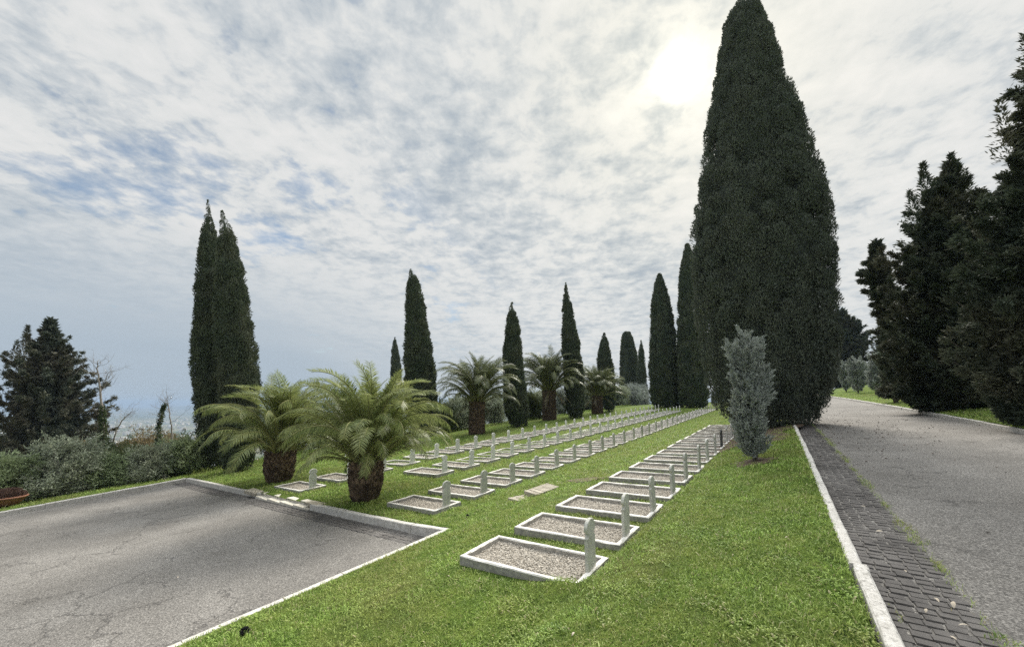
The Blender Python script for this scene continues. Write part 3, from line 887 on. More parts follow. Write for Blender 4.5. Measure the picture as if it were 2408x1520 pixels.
def conifer(label, base, outline, seed, mat='conifer', nb=260, ns=230, slen=.2, cat='conifer', group=None, up=.35, core=.45, name='conifer_tree', leaders=(), widen=1.12):
    """branches in whorls; each branch a plume of short sprays with an upturned tip"""
    r = np.random.default_rng(seed)
    P = outline_tree(outline, base); P[:, 2] *= widen
    hs = np.linspace(max(.1, P[0, 0]), P[-1, 0], 300); rad = np.interp(hs, P[:, 0], P[:, 2])
    w = rad + .3; cdf = np.cumsum(w) / w.sum()
    h = np.interp((np.arange(nb) + r.random(nb)) / nb, cdf, hs)
    th = np.arange(nb) * 2.39996 + r.normal(size=nb) * .4
    Rr = np.interp(h, hs, rad) * r.uniform(.72, 1.32, nb)
    Oo = np.interp(h, P[:, 0], P[:, 1])
    axis = np.array([CAMR[0], CAMR[1], 0])
    out = np.stack([np.cos(th), np.sin(th), np.zeros(nb)], 1)
    rise = up * r.uniform(.3, 1.3, nb)
    org = axis * Oo[:, None]; org[:, 2] = h - Rr * rise * .75
    org[:, 2] = np.maximum(org[:, 2], .05)
    k = np.repeat(np.arange(nb), ns); N = len(k)
    t = r.random(N) ** .6
    # sub-plumes: leaves gather on side shoots along the branch
    nsub = 12
    sub = r.integers(0, nsub, N); key = k * nsub + sub
    sdir = norm(r.normal(size=(nb * nsub, 3)) * np.array([1, 1, .55]) + np.repeat(out, nsub, 0) * .9 + np.array([0, 0, .3]))
    st = r.uniform(.25, 1, nb * nsub) ** .8
    L = Rr[k]
    base_t = st[key]
    curve = lambda tt: out[k] * (L * tt)[:, None] + np.array([0, 0, 1.]) * (L * rise[k] * tt ** 2.1)[:, None]
    sl = (.045 + .20 * (1 - base_t)) * np.clip(L, .6, 4) * .75
    u = r.random(N)
    p = org[k] + curve(base_t) + sdir[key] * (u * sl)[:, None] + r.normal(size=(N, 3)) * (.05 + .02 * L[:, None] * (1 - u[:, None]))
    ax = norm(sdir[key] * .9 + np.array([0, 0, .3]) + out[k] * .3 + r.normal(size=(N, 3)) * .45)
    V, Fq = sprays(p, ax, slen * r.uniform(.6, 1.5, N), slen * .36 * r.uniform(.7, 1.3, N), r)
    rn = np.clip(.45 * r.random(nb * nsub)[key] + .2 * r.random(nb)[k] + .35 * r.random(N), 0, 1)
    root = empty(name, base); tag(root, label, cat, group)
    # interior mass of older sprays
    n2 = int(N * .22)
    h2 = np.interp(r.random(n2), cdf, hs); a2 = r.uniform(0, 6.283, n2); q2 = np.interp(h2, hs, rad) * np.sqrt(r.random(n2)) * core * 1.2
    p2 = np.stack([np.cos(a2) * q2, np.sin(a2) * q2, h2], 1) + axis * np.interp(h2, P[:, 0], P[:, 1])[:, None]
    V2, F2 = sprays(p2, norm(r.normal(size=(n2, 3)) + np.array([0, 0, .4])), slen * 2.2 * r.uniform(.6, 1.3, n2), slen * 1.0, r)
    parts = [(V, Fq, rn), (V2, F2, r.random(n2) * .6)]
    for (tx, ty, m, rr_) in leaders:
        tip = on_depth(tx, ty, depth_of(base)) - base
        ln = max(.8, tip[2] * .2)
        s = r.random(m); aa = r.uniform(0, 6.283, m); rd = (1 - s) ** 1.1 * rr_ * 1.5 * r.uniform(.2, 1.1, m) * (.55 + .45 * np.sin(s * 26 + aa) ** 2)
        pp = tip[None] + np.stack([np.cos(aa) * rd, np.sin(aa) * rd, (s - 1) * ln], 1)
        axx = norm(np.stack([np.cos(aa), np.sin(aa), np.full(m, .9)], 1) + r.normal(size=(m, 3)) * .35)
        v3, f3 = sprays(pp, axx, slen * 1.1 * r.uniform(.6, 1.4, m), slen * .32, r)
        parts.append((v3, f3, r.random(m)))
    o = 0; VV = []; FF = []; RN = []
    for v_, f_, n_ in parts:
        VV.append(v_); FF.append(f_ + o); RN.append(n_); o += len(v_)
    me = raw_mesh('crown', np.concatenate(VV), [np.concatenate(FF)], rnd=np.concatenate(RN))
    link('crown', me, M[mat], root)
    mb = MB(); top = P[-1]
    hh = np.linspace(-.4, top[0] * .97, 12)
    pts = axis[None] * np.interp(hh, P[:, 0], P[:, 1])[:, None]; pts[:, 2] = hh
    mb.tube(pts, np.linspace(max(.12, P[:, 2].max() * .09), .03, 12), 8)
    for i in range(0, nb, 2):
        tt = np.linspace(0, .95, 5)
        q = org[i] + out[i] * (Rr[i] * tt)[:, None] + np.array([0, 0, 1.]) * (Rr[i] * rise[i] * tt ** 2.1)[:, None]
        mb.tube(q, np.linspace(.04, .008, 5) * np.clip(Rr[i] / 2, .4, 1.3), 4, False)
    link('trunk', mb.mesh('trunk', M['bark'], True), None, root)
    return root


# left conifer, standing lower on the slope
D = 34.
q = on_depth(112, 1100, D); q[2] = float(z_terrain(q[0], q[1]))
conifer('brownish spiky conifer with two tips beyond the car park kerb', q,
        [(752, 117, 123), (790, 92, 146), (830, 62, 176), (880, 30, 200), (940, 8, 218), (1000, -10, 232), (1060, -15, 240), (1110, -5, 235)], 41, 'conifer_left', nb=210, ns=600, slen=.2, up=.6, widen=1.28, leaders=[(120, 748, 900, .5), (66, 766, 900, .5), (40, 800, 500, .4)])
# right-hand conifers along the verge
q = hit(2205, 966, z_verge)
conifer('tall dark conifer with twin leaders at the right road kerb', q,
        [(385, 2232, 2240), (410, 2222, 2250), (450, 2178, 2264), (520, 2125, 2312), (600, 2088, 2345), (700, 2078, 2360), (800, 2080, 2360), (880, 2090, 2350), (940, 2110, 2330), (962, 2125, 2300)], 42, nb=190, ns=850, slen=.15, up=.62, leaders=[(2236, 362, 900, .42), (2170, 384, 1000, .42), (2268, 398, 400, .28), (2140, 450, 500, .35), (2200, 420, 500, .3)], group='dark conifers along the right verge')
q = on_depth(2085, 950, depth_of(q) + 6); q[2] = float(z_verge(q[0], q[1]))
conifer('slim open conifer leaning out left of the tall dark conifer', q,
        [(570, 2057, 2063), (600, 2048, 2075), (640, 2035, 2092), (690, 2045, 2110), (760, 2068, 2120), (850, 2070, 2130), (930, 2080, 2130)], 43, nb=70, ns=800, slen=.16, up=.35, widen=1.35, leaders=[(2060, 564, 500, .35)], group='dark conifers along the right verge')
q = hit(2440, 1003, z_verge)
conifer('largest dark conifer cut off by the right edge of the view', q,
        [(-40, 2475, 2485), (60, 2440, 2510), (150, 2415, 2530), (250, 2380, 2550), (380, 2352, 2570), (480, 2300, 2580), (600, 2268, 2600), (720, 2258, 2620), (850, 2275, 2620), (940, 2325, 2600), (990, 2360, 2560)], 44, nb=230, ns=850, slen=.12, up=.58, leaders=[(2408, 80, 500, .4), (2350, 235, 400, .3)], group='dark conifers along the right verge')
# trees at the road's far end
D = 72.
q = on_depth(1995, 925, D); q[2] = float(z_verge(q[0], q[1]))
conifer('dark bushy conifer at the far bend of the road', q, [(732, 1972, 1982), (745, 1962, 1998), (770, 1955, 2020), (800, 1952, 2036), (850, 1950, 2044), (900, 1952, 2042), (922, 1958, 2036)], 45, nb=240, ns=200, slen=.42, up=.7, leaders=[(1985, 733, 200, .6), (2010, 752, 200, .6), (2030, 785, 200, .5)])
q = on_depth(2100, 915, 88.); q[2] = float(z_verge(q[0], q[1]))
conifer('grey layered cedar glimpsed behind the slim conifer', q, [(740, 2090, 2110), (790, 2050, 2140), (850, 2052, 2150), (905, 2062, 2140)], 46, nb=120, ns=150, slen=.4, up=.05, cat='cedar', name='cedar_tree')
for i in range(4):                           # more of the same row further along, seen through the gaps
    pass


def leafy(label, base, w, h, mat, seed, n=9000, leaf=.09, name='olive_bush', cat='bush', group=None, lumps=14, stems=True, bark='palebark', low=.0, droop=0., aspect=.3, shell=.55):
    """rounded bush or crown: leaf lumps on forked stems"""
    r = np.random.default_rng(seed)
    root = empty(name, base); tag(root, label, cat, group)
    d = norm(r.normal(size=(lumps, 3))); d[:, 2] = np.abs(d[:, 2]) * 1.1 - .3
    C = d * np.array([w * .36, w * .36, (h - low) * .40]) * r.uniform(.65, 1.05, (lumps, 1)); C[:, 2] += low + (h - low) * .5
    if low == 0: C[:, 2] = h * np.linspace(.12, .74, lumps)[r.permutation(lumps)]; C[:, :2] *= (1.25 - .65 * C[:, 2:3] / h)
    sz = r.uniform(.6, 1.1, lumps) * w * .27
    # twigs within every lump
    nt = 26
    td = norm(r.normal(size=(lumps * nt, 3)) + np.array([0, 0, .45])); to = np.repeat(C, nt, 0); tl = np.repeat(sz, nt) * r.uniform(.5, 1.25, lumps * nt)
    k = r.integers(0, lumps * nt, n)
    t = r.random(n) ** shell
    p = to[k] + td[k] * (t * tl[k])[:, None] + r.normal(size=(n, 3)) * leaf * .5
    p[:, 2] = np.maximum(p[:, 2], .03)
    ax = norm(td[k] * .8 + r.normal(size=(n, 3)) * .6 + np.array([0, 0, .15 - droop]))
    V, Fq = sprays(p, ax, leaf * r.uniform(.6, 1.4, n), leaf * aspect * r.uniform(.7, 1.3, n), r)
    me = raw_mesh('foliage', V, [Fq], rnd=np.clip(.5 * r.random(lumps * nt)[k] + .5 * r.random(n), 0, 1))
    link('foliage', me, M[mat], root)
    mb = MB()
    for i in range(lumps):
        m = C[i] * np.array([.3, .3, .45])
        mb.tube([(r.normal() * .03, r.normal() * .03, -.25), m, C[i]], [.02 + .012 * h, .012 + .008 * h, .008], 5)
    for i in range(0, lumps * nt, 3):
        mb.tube([to[i], to[i] + td[i] * tl[i]], [.010, .004], 3, False)
    link('stems', mb.mesh('stems', M[bark], True), None, root)
    return root


# olive bushes beyond the car park's side kerb (px centre, depth, display width, top y)
ol = [(22, 20.5, 112, 1066, 'pale green olive bush behind the terracotta bowl', 'olive_green'),
      (152, 21.5, 142, 1028, 'broad olive bush with a pale bare stem behind the side kerb', 'olive'),
      (258, 23, 92, 1078, 'low olive bush in the middle of the clump by the side kerb', 'olive_green'),
      (345, 23.5, 118, 1058, 'olive bush left of the twin cypress, behind the kerb corner', 'olive'),
      (420, 25.5, 112, 1030, 'olive bush touching the left side of the twin cypress', 'olive_green'),
      (305, 27, 95, 1072, 'dark low bush half hidden behind the low olive bush', 'shrub'),
      (85, 26, 100, 1090, 'dark low bush below the brownish conifer', 'shrub')]
for i, (px, D, wpx, ty, lab, mt) in enumerate(ol):
    kq = hit(px, 1205 - px / 420 * 77, z_plane); D = depth_of(kq) + (1.7 if i < 5 else 4.2)
    q = on_depth(px, 1100, D); q[2] = float(z_plane(q[0], q[1])) - .25
    top = on_depth(px, ty - 14, D)[2]; w = wpx / F * D
    leafy(lab, q, w, max(1.2, top - q[2]), mt, 60 + i, n=17000, leaf=.12, group='olive bushes beside the car park', lumps=22)
q = on_depth(275, 1030, 33.); q[2] = float(z_terrain(q[0], q[1]))
leafy('dark green bush between the conifer and the bare trees', q, 5.0, on_depth(275, 985, 33.)[2] - q[2], 'shrub', 71, n=14000, leaf=.17, name='dark_bush', lumps=18)
q = on_depth(225, 1030, 31.); q[2] = float(z_terrain(q[0], q[1]))
leafy('reddish brown dry bush at the right foot of the conifer', q, 2.6, on_depth(225, 975, 31.)[2] - q[2], 'autumn', 72, n=9000, leaf=.15, name='dry_bush', lumps=14)
for i, (px, D, wd, ty, lab) in enumerate([(325, 52, 7, 990, 'brown autumn tree below the horizon, left of the ivy trunk'), (362, 55, 8, 978, 'brown autumn tree right behind the ivy covered trunk'), (395, 60, 7, 992, 'brown autumn tree between the bare trunk and the twin cypress')]):
    q = on_depth(px, 1030, D); q[2] = float(z_terrain(q[0], q[1]))
    leafy(lab, q, wd, on_depth(px, ty, D)[2] - q[2], 'autumn', 80 + i, n=11000, leaf=.3, name='autumn_tree', cat='tree', group='brown autumn trees', lumps=18, bark='bark', low=3)
for i, (px, D, wd, ty, lab) in enumerate([(432, 150, 26, 984, 'grey green far tree left of the twin cypress'), (450, 170, 24, 988, 'grey green far tree touching the twin cypress'), (400, 190, 24, 1000, 'low grey far tree behind the brown trees')]):
    q = on_depth(px, 1010, D); q[2] = float(z_terrain(q[0], q[1]))
    leafy(lab, q, wd, max(8, on_depth(px, ty, D)[2] - q[2]), 'greywood', 86 + i, n=7000, leaf=1.0, name='far_tree', cat='tree', group='grey far trees', lumps=16, bark='bark', aspect=.5)

# shrubs along the lawn's lower edge, behind the palms
edge = [(700, 1085, 18.5, 2.6, 'grey shrub between the two near palms', 'olive'), (770, 1078, 21, 3.0, 'dark shrub behind the big near palm trunk', 'shrub'), (640, 1085, 24, 3, 'dark shrub between the twin cypress and the near palm', 'shrub'), (1065, 1040, 0, 2.8, 'grey shrub left of the first far palm', 'olive'), (1085, 1030, 0, 2.6, 'grey green shrub touching the first far palm trunk', 'hedge'), (1160, 1015, 0, 2.8, 'grey shrub between the first far palm and the cypress', 'olive'),
        (1262, 990, 0, 3.2, 'grey shrub left of the second far palm trunk', 'olive'), (1318, 985, 0, 2.2, 'small pale shrub right of the second far palm trunk', 'blue'), (1385, 972, 0, 2.8, 'grey shrub left of the smallest far palm', 'olive'), (1455, 962, 0, 3.0, 'grey shrub right of the smallest far palm', 'olive'),
        (1478, 958, 0, 4.5, 'low pale grey bush below the double-tipped distant cypress', 'blue'), (1500, 955, 0, 4.2, 'pale grey bush at the end of the row nearest the palms', 'blue'), (1020, 1045, 0, 3, 'dark shrub right of the tall cypress base', 'shrub'), (1235, 998, 0, 2.6, 'grey shrub right of the cypress at the lawn edge', 'hedge'), (1400, 965, 0, 3.4, 'dark shrub behind the smallest far palm', 'shrub')]
for i, (px, py, D, w, lab, mt) in enumerate(edge):
    if D: q = on_depth(px, py, D)
    else:
        q = hit(px, py); D = depth_of(q)
    if q[0] > XW - .3:
        s = (XW - .8) / q[0]; q = np.array([q[0] * s, q[1] * s, 0])
    q[2] = float(z_terrain(q[0], q[1])) + .05; D = depth_of(q)
    top = 44 / F * D if D < 30 else 30 / F * D + .5
    leafy(lab, q, w * 1.35, max(2.2, min(top, 2.4) + 1.2), mt, 100 + i, n=13000, leaf=float(np.clip(D * .006, .10, .3)), name='edge_shrub', cat='shrub', group='shrubs along the lower edge of the lawn', lumps=22, bark='bark')
# clipped hedge past the right verge
q = on_depth(2085, 920, 62.); q[2] = float(z_verge(q[0], q[1]))
leafy('clipped green hedge behind the sparse young cypress', q, 6, 2.2, 'hedge', 130, n=9000, leaf=.25, name='hedge', cat='hedge', lumps=20)


def bare_tree(label, base, pts, rad, seed, nsub=14, ivy=None, name='bare_tree', twig=1.0):
    r = np.random.default_rng(seed); mb = MB()
    pts = [np.array(p) - base for p in pts]
    P = np.array(pts); P[0][2] -= .3
    # smooth the trunk line
    t = np.linspace(0, len(P) - 1, 24); Q = np.stack([np.interp(t, np.arange(len(P)), P[:, c]) for c in range(3)], 1)
    Q[1:-1] += r.normal(size=(22, 3)) * .03
    mb.tube(Q, np.linspace(rad, rad * .18, 24), 7)
    def grow(o, d, L, rd, lev):
        n = 7; pp = [o]; dd = d.copy()
        for i in range(n):
            dd = norm(dd + r.normal(size=3) * .16 + np.array([0, 0, .07])); pp.append(pp[-1] + dd * L / n)
        pp = np.array(pp); mb.tube(pp, np.linspace(rd, rd * .3, n + 1), 5 if lev < 2 else 3, False)
        if lev < 3:
            for i in range(3 if lev < 2 else 3):
                j = r.integers(2, n + 1); grow(pp[j], norm(dd + r.normal(size=3) * .75), L * r.uniform(.45, .7), rd * .5, lev + 1)
    for i in range(nsub):
        j = int(r.integers(9, 24)); s = 1 - j / 24 * .6
        grow(Q[j], norm(r.normal(size=3) * np.array([1, 1, .5]) + np.array([0, 0, .55])), twig * r.uniform(.9, 2.0) * s, rad * .3 * s, 1)
    root = empty(name, base); tag(root, label, 'bare tree', 'bare trees below the car park')
    link('trunk', mb.mesh('trunk', M['palebark'], True), None, root)
    if ivy:
        n = 1300; h = r.random(n) ** 1.2; o = np.stack([np.interp(h * ivy * 23, np.arange(24), Q[:, c]) for c in range(3)], 1)
        a = r.uniform(0, 6.283, n); rr_ = rad * .8 + r.random(n) ** 1.6 * (.12 + .22 * (np.sin(h * 17 + seed) * .5 + .5)) * (1.15 - h)
        p = o + np.stack([np.cos(a) * rr_, np.sin(a) * rr_, r.normal(size=n) * .1], 1)
        V, Fq = sprays(p, norm(r.normal(size=(n, 3))), .14, .1, r)
        link('ivy', raw_mesh('ivy', V, [Fq], rnd=r.random(n)), M['shrub'], root)
    return root


def ptree(pix, D, **kw):
    pts = [on_depth(x, y, D) for x, y in pix]
    b = pts[0].copy()
    return b, pts


b, pts = ptree([(243, 1060), (243, 1000), (240, 960), (233, 900), (228, 868), (232, 846)], 29)
bare_tree('bare crooked tree with ivy at its foot beside the brownish conifer', b, pts, .11, 3, 15, .4, twig=1.3)
b, pts = ptree([(372, 1045), (374, 1000), (382, 965), (390, 945)], 36)
bare_tree('short bare trunk wrapped in ivy, leaning right', b, pts, .10, 4, 8, .9)
b, pts = ptree([(406, 1045), (404, 1005), (398, 965), (390, 920)], 37)
bare_tree('slim bare tree right of the ivy wrapped trunk', b, pts, .085, 5, 17, None, twig=1.3)
b, pts = ptree([(262, 1050), (272, 1012), (290, 985), (312, 965)], 35)
bare_tree('low spreading bare tree right of the dark green bush', b, pts, .07, 6, 12, None, twig=1.3)

# ------------------------------------------------------------------ palms
def frond_mesh(length, e0, droop, seed, leaflen=.42, npair=62, mat='frond'):
    """frond along +x, starting angle e0 above the horizontal, bending down by droop in all"""
    r = np.random.default_rng(seed)
    n = 40; t = np.linspace(0, 1, n)
    ang = e0 - droop * t ** 2.1
    step = length / (n - 1)
    P = np.zeros((n, 3))
    for i in range(1, n): P[i] = P[i - 1] + np.array([math.cos(ang[i]), 0, math.sin(ang[i])]) * step
    P[:, 1] += np.sin(t * 2.2) * r.normal() * .07 * length
    T = norm(np.gradient(P, axis=0))
    Y = np.array([0, 1., 0]); Nn = norm(np.cross(T, np.broadcast_to(Y, T.shape)) * -1)
    tw = r.normal() * .5
    V = []; Fq = []; rn = []; o = 0
    lt = np.linspace(.13, .995, npair)
    for side in (-1, 1):
        for s in lt:
            i = s * (n - 1); a = int(i); f = i - a; b2 = min(a + 1, n - 1)
            p = P[a] * (1 - f) + P[b2] * f; tt = norm(T[a]); nn = Nn[a]; sd = norm(np.cross(nn, tt)) * side
            c_, s_ = math.cos(tw * s), math.sin(tw * s)
            sd2 = sd * c_ + nn * s_; nn2 = nn * c_ - sd * s_
            L = leaflen * (math.sin(min(1, s * 1.25 + .08) * math.pi * .52) if s < .6 else 1 - .55 * ((s - .6) / .4) ** 1.6) * r.uniform(.85, 1.1)
            fw = .38 + .5 * s
            d = norm(sd2 * 1.0 + tt * fw + nn2 * (.42 * (1 - .5 * s)) + r.normal(size=3) * .09)
            q = norm(np.cross(d, nn2))
            w = .0082 * (L / leaflen + .15)
            m = p + d * L * .45; tip = p + d * L + np.array([0, 0, -.10 * L])
            V += [p - q * w * .35, p + q * w * .35, m + q * w * .55, m - q * w * .55, tip]
            Fq.append([o, o + 1, o + 2, o + 3]); Fq.append([o + 3, o + 2, o + 4, o + 4]); o += 5
            v = r.random(); rn += [v, v]
    Fa = np.array(Fq); quads = Fa[::2]; tris = Fa[1::2, :3]
    mb = MB(); mb.tube(P, np.linspace(.013, .002, n), 5)
    Vr = np.concatenate(mb.v); Fr = np.concatenate(mb.f[4])
    # bare stalk with short spines
    V = np.array(V)
    me = raw_mesh('frond', np.concatenate([V, Vr]), [quads, tris, Fr + len(V)], rnd=np.concatenate([np.array(rn)[::2], np.array(rn)[::2], np.full(len(Fr), .5)]),
                  mats=[(M[mat], len(quads) + len(tris)), (M['rachis'], len(Fr))])
    return me


FR = {}
for mt in ('frond', 'frond_dark'):
    FR[mt] = [[frond_mesh(1.0 * q, e, d, 200 + i * 7 + j, .155 * q ** .3, 72, mt) for j in range(3)] for i, (e, d, q) in enumerate([(R(86), R(48), 1.0), (R(78), R(92), 1.18), (R(67), R(112), 1.16), (R(53), R(114), 1.04), (R(38), R(100), .86)])]


def palm_trunk(h, r0, seed, top_r=None):
    """stout trunk covered in upturned leaf bases"""
    r = np.random.default_rng(seed); mb = MB(); cols = []
    rows = int(h / .085); per = max(12, int(r0 * 2 * math.pi / .13))
    def rad(z):
        t = z / h
        return r0 * (.72 + .34 * math.sin(min(1, t * 1.25 + .12) * math.pi * .62)) if h < 2 else r0 * (1.08 - .16 * t + .14 * math.exp(-((t - .95) / .14) ** 2))
    zz = np.linspace(-.2, h, 14)
    mb.tube([(0, 0, z) for z in zz], [rad(max(z, 0)) * .93 for z in zz], 20)
    core_faces = sum(len(f) for k in mb.f for f in mb.f[k])
    nb_ = 0
    for i in range(rows):
        z = (i + .5) * h / rows
        for j in range(per):
            a = (j + .5 * (i % 2) + r.normal() * .08) * 2 * math.pi / per
            R0 = rad(z); o = np.array([math.cos(a), math.sin(a), 0]); t = np.array([-math.sin(a), math.cos(a), 0]); u = np.array([0, 0, 1.])
            p = o * R0 * .9 + u * z
            w = R0 * 2 * math.pi / per * .5; L = r.uniform(.09, .17); ov = r.uniform(.03, .085)
            pts = [p - t * w - u * .03, p + t * w - u * .03, p + t * w * .55 + o * ov + u * L * .75, p - t * w * .55 + o * ov + u * L * .75, p + t * w * .5 - o * .02 + u * L, p - t * w * .5 - o * .02 + u * L]
            mb.add(np.array(pts), [[0, 1, 2, 3], [3, 2, 4, 5]])
            mb.f.setdefault(3, []).append(np.array([[1, 4, 2], [0, 3, 5]]) + mb.n - 6)
            nb_ += 1; cols.append(r.random() ** 1.5)
    V = np.concatenate(mb.v); ks = sorted(mb.f); faces = [np.concatenate(mb.f[k]) for k in ks]
    rn = []
    for k, f in zip(ks, faces):
        if k == 3: rn.append(np.repeat(cols, 2))
        elif k == 4: rn.append(np.concatenate([np.full(len(f) - 2 * nb_, .1), np.repeat(cols, 2)]))
        else: rn.append(np.full(len(f), .1))
    return raw_mesh('trunk', V, faces, rnd=np.concatenate(rn))


def palm(label, bpx, trunk_h, trunk_r, flen, seed, nfr, mt='frond', width=1.0, group=None, zf=z_lawn):
    r = np.random.default_rng(seed)
    base = hit(*bpx, zf)
    root = empty('date_palm', base); tag(root, label, 'palm', 'date palms')
    me = palm_trunk(trunk_h, trunk_r, seed); link('trunk', me, M['palmtrunk'], root)
    # crown: young upright fronds in the middle, old ones arching below
    for i in range(nfr):
        t = (i + .5) / nfr
        tier = int(np.clip(round(t ** 1.0 * 4.0 - .35 + r.normal() * .4), 0, 4))
        fm = FR[mt][tier][int(r.integers(0, 3))]
        az = i * 2.39996 + r.normal() * .2
        off = trunk_r * .55 * (.15 + .85 * t)
        z = trunk_h + .18 - .28 * t
        o = link('frond', fm, None, root, (math.cos(az) * off, math.sin(az) * off, z), (r.normal() * .22, r.normal() * .09, az))
        s = flen * r.uniform(.85, 1.12)
        o.scale = (s, s * .85, s)
    if mt == 'frond_dark':                   # dead fronds hang below the far crowns
        for i in range(4):
            az = r.uniform(0, 6.283)
            o = link('frond', DEAD[i % 2], None, root, (math.cos(az) * trunk_r * .8, math.sin(az) * trunk_r * .8, trunk_h - .1), (r.normal() * .3, r.uniform(-.1, .25), az))
            q = flen * r.uniform(.45, .75); o.scale = (q, q, q); o['label'] = 'dry brown hanging frond'
    return root


M['dead_frond'] = foliage_mat('dead palm leaflets', (.10, .085, .06), (.24, .20, .145), None, 1.3, .2)
DEAD = [frond_mesh(.8, R(-25), R(50), 290 + i, .12, 60, 'dead_frond') for i in range(2)]
palm('big bushy date palm with short fat trunk, nearest to the graves', (858, 1174), 1.0, .45, 2.5, 301, 104)
palm('smaller near date palm with short trunk, left of the big palm', (655, 1131), 1.05, .52, 2.85, 302, 92)
palm('first far date palm along the lawn edge, widest crown', (1121, 1020), 2.25, .58, 3.5, 303, 92, 'frond_dark')
palm('second far date palm with reddish trunk, tallest of the far palms', (1292, 987), 2.9, .72, 4.2, 304, 92, 'frond_dark')
palm('smallest far date palm, right of the slender cypress', (1405, 972), 2.0, .68, 3.8, 305, 84, 'frond_dark')

# ------------------------------------------------------------------ small things
# terracotta bowl planter
p = hit(14, 1192, z_plane)
root = empty('bowl_planter', (p[0] - .35, p[1], float(z_plane(p[0], p[1])))); tag(root, 'terracotta bowl with a dry reddish plant on the strip behind the side kerb', 'planter')
mb = MB(); prof = [(.0, .02), (.22, .02), (.27, .0), (.36, .08), (.46, .2), (.52, .30), (.56, .31), (.56, .36), (.52, .37), (.49, .33), (.0, .30)]
a = np.arange(32) * 2 * math.pi / 32
Vv = np.array([[q[0] * math.cos(t), q[0] * math.sin(t), q[1]] for q in prof for t in a]); n = 32
mb.add(Vv, [[i * n + j, i * n + (j + 1) % n, (i + 1) * n + (j + 1) % n, (i + 1) * n + j] for i in range(len(prof) - 1) for j in range(n)])
link('bowl', mb.mesh('bowl', M['terracotta'], True), None, root); root.scale = (.85, .85, .85)
r = np.random.default_rng(9); n = 4500
d = norm(r.normal(size=(n, 3))); d[:, 2] = np.abs(d[:, 2])
pp = d * np.array([.5, .5, .32]) * r.random((n, 1)) ** .5 + np.array([0, 0, .33])
V, Fq = sprays(pp, norm(d + np.array([0, 0, .4]) + r.normal(size=(n, 3)) * .5), .08, .03, r)
link('dry_plant', raw_mesh('dry_plant', V, [Fq], rnd=r.random(n)), M['deadplant'], root)

# white lily spray in front of a headstone beside the big palm
p = hit(822, 1122)
root = empty('lily_plant', p); tag(root, 'tall white flowering stem beside the big palm trunk', 'flower')
mb = MB(); r = np.random.default_rng(10)
heads = []
for i in range(7):
    e = np.array([r.normal() * .13, r.normal() * .13, r.uniform(.5, .85)]); mb.tube([(0, 0, 0), e * .5 + np.array([.02, 0, .02]), e], [.008, .006, .004], 5); heads.append(e)
link('stem', mb.mesh('stem', M['shrub']), None, root)
n = 160; q = np.array(heads)[r.integers(0, 7, n)] * np.stack([np.ones(n), np.ones(n), r.uniform(.2, .95, n)], 1)
V, Fq = sprays(q, norm(r.normal(size=(n, 3)) + np.array([0, 0, .3])), .16, .035, r); link('leaves', raw_mesh('leaves', V, [Fq], rnd=r.random(n)), M['shrub'], root)
V, Fq = sprays(np.repeat(np.array(heads), 9, 0), norm(r.normal(size=(63, 3)) + np.array([0, 0, .5])), .09, .045, r); link('petals', raw_mesh('petals', V, [Fq]), M['white'], root)


def leaf_obj(px, py, size, label, zf, mat='leaf', name='fallen_leaf', cat='leaf', dz=.02, seed=0):
    r = np.random.default_rng(seed); p = hit(px, py, zf)
    t = np.linspace(0, 1, 9); size = size * .72; w = np.sin(t * math.pi) ** .9 * .2 * size
    top = np.stack([t * size, w, .18 * size * np.sin(t * 3) + .1 * size * (w / size)], 1); bot = np.stack([t * size, -w, .18 * size * np.sin(t * 3) + .12 * size * (w / size)], 1)
    mid = np.stack([t * size, w * 0, .18 * size * np.sin(t * 3)], 1)
    V = np.concatenate([top, mid, bot]); n = 9
    Fq = [[j, j + 1, n + j + 1, n + j] for j in range(8)] + [[n + j, n + j + 1, 2 * n + j + 1, 2 * n + j] for j in range(8)]
    o = link(name, raw_mesh(name, V, [np.array(Fq)], smooth=True), M[mat], loc=(p[0], p[1], p[2] + dz), rot=(r.normal() * .3, r.normal() * .2, r.uniform(0, 6.3)))
    return tag(o, label, cat, 'fallen leaves')


zg_ = lambda x, y: z_road(x, y) + .03
for i, (px, py, s, lab, zf) in enumerate([
    (1048, 1362, .11, 'pinkish dry leaf on the grass left of the nearest grave', z_lawn), (1010, 1310, .07, 'small white scrap on the grass by the car park corner', z_lawn),
    (1345, 1503, .06, 'small pale leaf on the grass at the bottom of the view', z_lawn), (2132, 1352, .07, 'pale leaf halfway down the brick gutter', zg_),
    (2210, 1425, .08, 'pale leaf at the asphalt edge of the gutter', zg_), (2180, 1440, .06, 'small pale leaf beside the step in the road kerb', zg_),
    (2060, 1255, .08, 'pale leaf against the kerb in the gutter', zg_), (2025, 1195, .07, 'farthest pale leaf in the gutter', zg_),
    (2245, 1440, .09, 'long pale leaf near the asphalt in the gutter', zg_), (2255, 1480, .08, 'lowest tan leaf in the gutter', zg_), (2230, 1505, .07, 'tan leaf on the gutter by the bottom edge of the view', zg_),
    (415, 1360, .10, 'small white scrap in the middle of the car park', lambda x, y: z_park(x, y) + .0), (1848, 1270, .07, 'white petal on the bank above the second grave', z_lawn), (1240, 1290, .05, 'tiny pale leaf on the lawn left of the second grave', z_lawn)]):
    leaf_obj(px, py, s, lab, zf, seed=400 + i, dz=.03)
